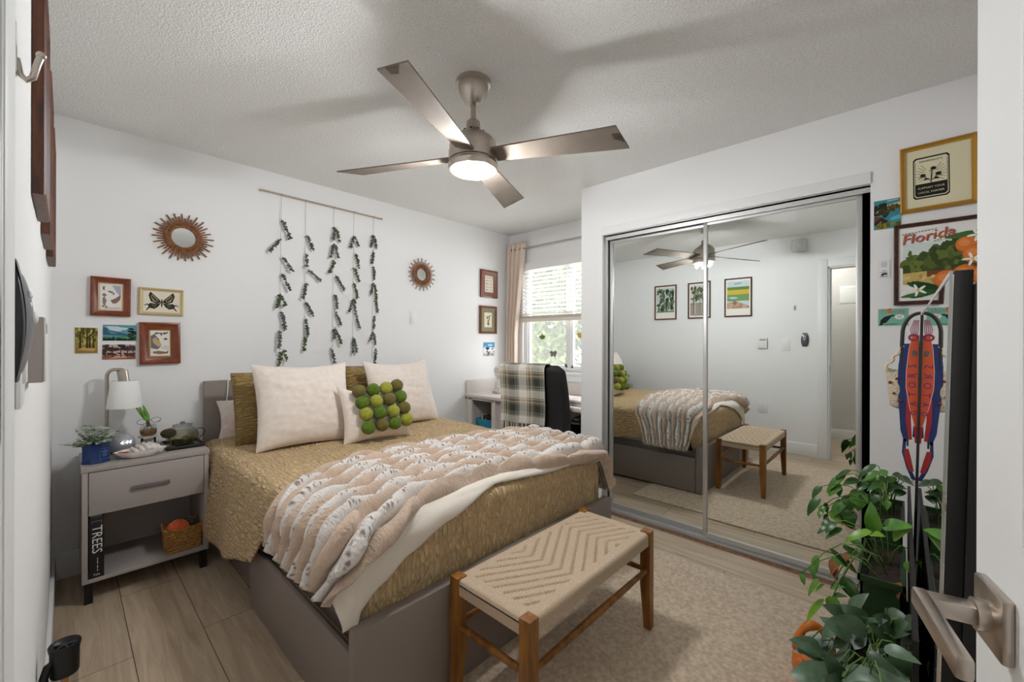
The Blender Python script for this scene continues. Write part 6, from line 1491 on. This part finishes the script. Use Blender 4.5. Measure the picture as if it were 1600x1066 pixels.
# (tip x, y, z, length, width, direction, colour)
LEAF_FAR = [(2.250, 0.078, 0.768, 0.089, 0.029, -0.335, 0.751, -0.569, 1), (2.250, 0.069, 0.732, 0.069, 0.033, -0.436, 0.825, -0.360, 1), (2.250, 0.131, 0.696, 0.058, 0.037, -0.513, 0.844, -0.154, 1), (2.250, 0.173, 0.709, 0.112, 0.035, -0.268, 0.721, -0.639, 0), (2.250, 0.189, 0.665, 0.069, 0.045, -0.434, 0.648, -0.626, 0), (2.250, 0.196, 0.659, 0.047, 0.030, -0.641, -0.143, -0.754, 1), (2.150, 0.246, 0.618, 0.092, 0.039, -0.327, 0.592, -0.737, 1), (2.250, 0.245, 0.560, 0.047, 0.026, -0.635, 0.230, -0.737, 0), (2.250, 0.232, 0.528, 0.047, 0.020, -0.637, 0.145, -0.757, 1), (2.250, 0.173, 0.600, 0.096, 0.045, -0.314, 0.632, -0.709, 0), (2.250, 0.123, 0.657, 0.090, 0.063, -0.333, 0.186, -0.925, 0), (2.250, 0.165, 0.622, 0.057, 0.049, -0.523, -0.306, -0.795, 1), (2.250, 0.220, 0.542, 0.057, 0.035, -0.528, -0.744, -0.411, 2), (2.250, 0.076, 0.711, 0.050, 0.043, -0.604, -0.656, -0.453, 2), (2.250, 0.108, 0.689, 0.045, 0.039, -0.673, 0.544, -0.502, 1), (2.250, 0.040, 0.663, 0.050, 0.028, -0.600, 0.404, -0.691, 2), (2.250, 0.044, 0.728, 0.047, 0.024, -0.644, -0.745, -0.172, 1), (2.250, 0.065, 0.666, 0.058, 0.043, -0.515, 0.472, -0.715, 1), (2.250, -0.028, 0.721, 0.051, 0.050, -0.591, 0.593, 0.547, 1), (2.250, 0.090, 0.689, 0.039, 0.043, -0.768, -0.579, -0.273, 1), (2.250, 0.142, 0.632, 0.051, 0.059, -0.586, -0.617, -0.526, 0), (2.250, 0.165, 0.557, 0.051, 0.054, -0.591, -0.493, -0.638, 1), (2.250, 0.112, 0.645, 0.048, 0.053, -0.630, -0.490, -0.603, 1), (2.250, 0.184, 0.582, 0.059, 0.050, -0.506, -0.496, -0.706, 0), (2.250, -0.001, 0.687, 0.039, 0.037, -0.763, 0.511, -0.396, 1), (2.211, 0.250, 0.549, 0.034, 0.018, -0.586, 0.104, -0.543, 0), (2.254, 0.236, 0.573, 0.045, 0.020, -0.192, -0.055, -0.753, 1), (2.189, 0.221, 0.528, 0.043, 0.019, -0.257, -0.103, -0.794, 1), (2.251, 0.201, 0.530, 0.041, 0.035, -0.162, -0.715, -0.630, 1), (2.291, -0.005, 0.732, 0.038, 0.042, -0.803, 0.563, 0.287, 1), (2.166, 0.066, 0.762, 0.059, 0.030, -0.235, 0.612, -0.356, 0), (2.333, 0.084, 0.697, 0.038, 0.036, -0.515, -0.576, -0.733, 1), (2.318, 0.185, 0.681, 0.098, 0.033, -0.646, 0.982, -0.864, 0), (2.221, 0.044, 0.759, 0.054, 0.030, -0.609, 0.719, -0.567, 0), (2.280, 0.021, 0.707, 0.036, 0.027, -0.645, 0.748, -0.620, 1), (2.270, 0.200, 0.538, 0.046, 0.030, -0.662, -0.561, -0.212, 1), (2.238, 0.155, 0.732, 0.082, 0.025, -0.031, 0.779, -0.456, 1), (2.259, 0.074, 0.708, 0.049, 0.032, -0.643, 1.123, -0.369, 0), (2.190, 0.036, 0.652, 0.038, 0.023, -0.452, 0.361, -0.961, 0), (2.157, 0.054, 0.724, 0.064, 0.027, -0.674, 0.720, -0.225, 1), (2.173, -0.005, 0.748, 0.045, 0.048, -0.374, 0.317, 0.379, 1), (2.236, 0.250, 0.644, 0.069, 0.031, -0.355, 0.833, -0.948, 1), (2.193, 0.062, 0.742, 0.037, 0.019, -0.648, -0.530, -0.404, 1), (2.188, 0.159, 0.557, 0.047, 0.042, -0.235, -0.271, -0.626, 1), (2.244, -0.005, 0.702, 0.048, 0.038, -0.935, 0.659, 0.301, 1), (2.307, 0.022, 0.681, 0.038, 0.028, -0.591, 0.410, -0.260, 1), (2.238, 0.019, 0.734, 0.034, 0.020, -0.888, 0.581, -0.547, 0)]
LEAF_NEAR = [(1.850, 0.066, 0.641, 0.094, 0.045, -0.320, 0.099, 0.942, 0), (1.850, 0.076, 0.638, 0.091, 0.029, -0.331, 0.862, -0.383, 2), (1.850, 0.076, 0.630, 0.047, 0.028, -0.632, -0.606, 0.484, 2), (1.850, 0.044, 0.664, 0.079, 0.050, -0.378, -0.739, 0.557, 0), (1.850, 0.020, 0.633, 0.065, 0.042, -0.459, -0.319, 0.830, 2), (1.850, 0.144, 0.566, 0.076, 0.024, -0.394, -0.909, -0.136, 1), (1.850, 0.151, 0.623, 0.065, 0.024, -0.461, 0.757, -0.463, 1), (1.850, 0.167, 0.639, 0.051, 0.025, -0.591, 0.586, -0.555, 1), (1.850, 0.217, 0.506, 0.077, 0.025, -0.390, 0.194, -0.900, 0), (1.850, -0.030, 0.582, 0.036, 0.019, -0.835, 0.426, -0.349, 2), (1.820, 0.210, 0.439, 0.072, 0.019, -0.417, 0.513, -0.750, 2), (1.820, 0.176, 0.424, 0.057, 0.023, -0.529, -0.466, 0.709, 0), (1.820, 0.197, 0.375, 0.115, 0.023, -0.261, 0.581, -0.771, 2), (1.820, -0.011, 0.580, 0.043, 0.024, -0.702, -0.339, -0.626, 0), (1.820, 0.143, 0.472, 0.068, 0.041, -0.441, -0.536, -0.720, 1), (1.820, 0.114, 0.414, 0.078, 0.048, -0.383, -0.818, 0.430, 1), (1.820, -0.026, 0.450, 0.077, 0.044, -0.391, 0.786, -0.478, 0), (1.820, 0.230, 0.481, 0.044, 0.019, -0.686, -0.269, -0.675, 0), (1.901, -0.005, 0.427, 0.055, 0.044, -0.438, 0.609, -0.292, 1), (1.902, 0.188, 0.621, 0.037, 0.024, -0.293, 0.505, -0.355, 1), (1.733, 0.166, 0.438, 0.054, 0.039, -0.519, -0.357, -1.019, 0), (1.891, 0.134, 0.585, 0.059, 0.024, -0.889, -1.108, -0.147, 0), (1.742, 0.247, 0.479, 0.037, 0.017, -0.775, -0.393, -0.938, 0), (1.885, 0.073, 0.617, 0.091, 0.038, 0.091, -0.018, 1.063, 1), (1.798, 0.128, 0.470, 0.068, 0.033, -0.508, -0.473, -0.714, 1), (1.807, 0.171, 0.532, 0.071, 0.022, -0.011, -1.163, -0.149, 0), (1.851, 0.199, 0.413, 0.051, 0.014, 0.033, 0.711, -0.670, 0), (1.786, 0.173, 0.569, 0.076, 0.018, 0.032, -0.617, -0.433, 1), (1.874, 0.187, 0.613, 0.050, 0.020, -0.492, 0.824, -0.532, 1), (1.766, 0.165, 0.424, 0.057, 0.022, -0.629, -0.525, 0.800, 1)]
LEAF_DRY = [(1.840, 0.115, 0.554, 0.121, 0.032, -0.248, 0.772, -0.586, 0), (1.840, 0.166, 0.520, 0.077, 0.033, -0.392, 0.087, -0.916, 0), (1.840, 0.150, 0.525, 0.054, 0.024, -0.560, -0.795, -0.232, 0), (1.700, 0.004, 0.560, 0.046, 0.019, -0.647, 0.249, -0.721, 0)]
LEAF_SATIN = [(1.420, 0.088, 0.542, 0.074, 0.050, -0.405, 0.665, 0.627, 1), (1.420, 0.067, 0.536, 0.073, 0.064, -0.411, 0.390, 0.824, 0), (1.420, 0.067, 0.536, 0.071, 0.034, -0.422, -0.309, 0.852, 0), (1.420, 0.018, 0.556, 0.056, 0.055, -0.532, 0.293, 0.795, 0), (1.420, 0.018, 0.556, 0.064, 0.051, -0.470, -0.471, 0.747, 1), (1.170, 0.024, 0.646, 0.057, 0.027, -0.526, -0.749, 0.403, 0), (1.420, 0.157, 0.436, 0.072, 0.048, -0.418, 0.818, 0.396, 0), (1.420, 0.155, 0.432, 0.067, 0.028, -0.447, 0.891, 0.077, 0), (1.420, 0.120, 0.522, 0.057, 0.035, -0.526, 0.677, -0.515, 0), (1.420, 0.069, 0.521, 0.084, 0.057, -0.357, 0.845, -0.397, 1), (1.420, 0.025, 0.474, 0.122, 0.096, -0.246, 0.960, -0.134, 1), (1.320, 0.126, 0.432, 0.086, 0.073, -0.349, 0.928, 0.131, 0), (1.320, 0.107, 0.449, 0.072, 0.040, -0.415, 0.255, 0.873, 0), (1.270, 0.096, 0.487, 0.098, 0.062, -0.305, -0.759, 0.575, 0), (1.320, 0.005, 0.566, 0.047, 0.057, -0.636, -0.560, -0.530, 1), (1.420, 0.025, 0.479, 0.042, 0.074, -0.714, -0.479, -0.511, 1), (1.470, 0.091, 0.410, 0.056, 0.079, -0.536, 0.368, -0.760, 1), (1.420, 0.054, 0.497, 0.063, 0.056, -0.477, -0.467, 0.745, 1), (1.420, 0.005, 0.538, 0.057, 0.040, -0.528, -0.402, 0.748, 1), (1.420, 0.150, 0.413, 0.052, 0.036, -0.573, 0.524, -0.630, 1), (1.320, 0.062, 0.485, 0.040, 0.070, -0.759, -0.615, 0.212, 1), (1.420, -0.005, 0.580, 0.057, 0.043, -0.530, -0.329, 0.781, 1), (1.520, 0.169, 0.405, 0.045, 0.052, -0.661, -0.731, 0.167, 1), (1.420, 0.046, 0.521, 0.048, 0.060, -0.623, 0.669, -0.405, 1), (1.302, -0.005, 0.530, 0.041, 0.052, -0.522, 0.641, -0.360, 0), (1.351, 0.062, 0.570, 0.074, 0.049, -0.301, 0.553, 0.282, 1), (1.364, 0.051, 0.501, 0.039, 0.055, -0.975, -0.600, -0.342, 1), (1.378, 0.117, 0.443, 0.071, 0.031, -0.391, 0.050, 0.531, 1), (1.336, 0.011, 0.494, 0.109, 0.084, -0.115, 0.763, -0.445, 1), (1.496, 0.031, 0.551, 0.058, 0.047, -0.417, -0.470, 0.439, 1), (1.422, 0.018, 0.442, 0.041, 0.063, -0.676, 0.597, -0.671, 1), (1.232, 0.135, 0.422, 0.065, 0.031, -0.126, 0.007, 0.543, 0), (1.366, 0.092, 0.530, 0.068, 0.038, -0.080, 0.963, 0.651, 0), (1.496, 0.189, 0.422, 0.040, 0.038, -0.542, -0.484, -0.049, 0), (1.290, 0.069, 0.488, 0.076, 0.060, -0.143, -0.874, 0.713, 0), (1.481, -0.000, 0.443, 0.097, 0.070, 0.230, 0.683, -0.341, 1), (1.406, 0.106, 0.385, 0.074, 0.069, -0.138, 0.651, 0.137, 1), (1.502, 0.162, 0.373, 0.052, 0.034, -0.564, 0.225, -0.524, 0), (1.444, 0.091, 0.531, 0.041, 0.030, -0.881, 0.593, -0.380, 0), (1.383, 0.114, 0.413, 0.076, 0.052, -0.437, 1.213, 0.183, 0), (1.432, 0.056, 0.487, 0.076, 0.045, -0.643, 0.833, -0.535, 1), (1.471, 0.019, 0.474, 0.116, 0.076, -0.126, 0.814, -0.228, 1), (1.273, 0.094, 0.473, 0.053, 0.037, -0.828, 0.547, 0.573, 1), (1.462, 0.195, 0.409, 0.044, 0.044, -1.047, -0.827, 0.041, 1), (1.089, 0.025, 0.604, 0.054, 0.022, -0.156, 0.700, 0.093, 0), (1.452, 0.096, 0.558, 0.066, 0.032, -0.120, -0.203, 0.610, 0), (1.446, 0.039, 0.485, 0.116, 0.095, -0.584, 1.113, -0.505, 1), (1.207, 0.052, 0.601, 0.055, 0.025, -0.358, -0.544, 0.065, 1), (1.398, 0.024, 0.546, 0.051, 0.042, -0.564, 0.749, 0.898, 1), (1.392, 0.006, 0.535, 0.061, 0.050, -0.292, 0.541, 0.668, 1)]
vine_plant('pothos', 'green pothos in a dark planter box, farther one on the black stand', (2.10, 2.40, -0.008, 0.098, PSZ + 0.0005, 0.605), LEAF_FAR, POT, 0, 0, 0, 0, group='green planter boxes on the stand')
vp = vine_plant('pothos', 'trailing pothos with dry brown leaves in the dark planter box nearer the camera', (1.68, 2.00, -0.008, 0.098, PSZ + 0.0005, 0.560), LEAF_NEAR, POT, 0, 0, 0, 0, group='green planter boxes on the stand')
q = MB()
for (tx, ty, tz, l, w_, dx, dy, dz, ci) in LEAF_DRY: leaf(q, (tx, ty, tz), (dx, dy, dz), (-0.4, 0.3, 0.8), l, w_, 7, 0.5, 0.4, 0.4)
q.build('dry_leaves', BRN, vp, angle=180)
t = vine_plant('satin_pothos', 'grey green broad leaved plant nearest the open door', (1.28, 1.56, -0.008, 0.098, PSZ + 0.0005, 0.500), LEAF_SATIN, SAT, 0, 0, 0, 0)
# orange pot on the floor
oc = Vector((1.93, 0.235, 0.0005))
t = thing('orange_pot', 'orange glazed pot with a thick arched handle standing on the floor', 'pot', oc)
ORNG = mat('orange_glaze', (204, 104, 36), 0.3, var=((224, 132, 52), 14, 2))
q = MB(); q.lathe([(0, 0), (0.05, 0), (0.064, 0.02), (0.070, 0.06), (0.066, 0.095), (0.052, 0.120), (0.044, 0.126), (0.040, 0.120), (0.05, 0.09), (0, 0.05)], oc, 40); q.build('body', ORNG, t, angle=60)
q = MB(); q.tube([oc + Vector((-0.02 * math.cos(a), 0.05 * math.cos(a), 0.115 + 0.10 * math.sin(a))) for a in [PI * k / 14 for k in range(15)]], [0.015 + 0.003 * math.sin(k * 1.3) for k in range(15)], 10); q.build('handle', ORNG, t, angle=180)
q = MB(); q.ball(oc + Vector((-0.058, 0.03, 0.10)), 0.010, 12, 8); q.ball(oc + Vector((-0.062, 0.05, 0.05)), 0.011, 12, 8); q.build('knob', mat('glaze_coral', (214, 120, 84), 0.3), t)
q = MB(); q.ball(oc + Vector((0, 0, 0.120)), 0.030, 14, 10, (1, 1, .8)); q.build('lid', mat('glaze_lime', (170, 190, 90), 0.3), t)

# ------------------------------------------------------------------ jug by the left wall
jx, jy = 0.049, 1.60
JD = Vector((jx, jy, 0))
t = thing('pump_canister', 'black lidded clear canister with a curved handle by the left wall', 'canister', (jx, jy, 0.0005))
q = MB(); q.lathe([(0, 0.0005), (0.034, 0.0005), (0.035, 0.006), (0.031, 0.02), (0.028, 0.12), (0.028, 0.16), (0, 0.16)], JD, 36); q.build('base', BLACK, t)
q = MB(); q.lathe([(0.0265, 0.16), (0.028, 0.24), (0.0265, 0.34), (0.025, 0.386)], JD, 36); q.build('clear_cylinder', glass_mat('canister_clear', (236, 234, 230), 0.35), t, angle=180)
q = MB(); q.cyl(JD + Vector((0, 0, 0.16)), JD + Vector((0, 0, 0.386)), 0.008, seg=16); q.build('inner_tube', mat('amber_tube', (206, 146, 72), 0.4), t)
q = MB(); q.lathe([(0.0, 0.386), (0.0265, 0.386), (0.0275, 0.390), (0.028, 0.446), (0.0305, 0.458), (0.031, 0.463), (0.029, 0.466), (0.0255, 0.458), (0.010, 0.452), (0.008, 0.460), (0, 0.461)], JD, 40); q.build('lid', BLACK, t, angle=50)
q = MB()
for k in range(5): a = 2 * PI * k / 5; q.tube([JD + Vector((0, 0, 0.461)), JD + Vector((0.022 * math.cos(a), 0.022 * math.sin(a), 0.457))], 0.003, 6)
q.build('lid_spokes', mat('lid_gloss', (40, 40, 42), 0.2), t)
q = MB(); pts = [JD + Vector((-0.018, -0.010, 0.430)), Vector((jx - 0.030, jy - 0.012, 0.424)), Vector((0.0125, jy - 0.018, 0.400)), Vector((0.0122, jy - 0.022, 0.35)), Vector((0.0122, jy - 0.022, 0.24)), Vector((0.0125, jy - 0.018, 0.17)), JD + Vector((-0.020, -0.010, 0.13))]
q.tube(pts, [0.008, 0.0085, 0.0090, 0.0090, 0.0090, 0.0085, 0.008], 12); q.build('handle', BLACK, t, angle=180)
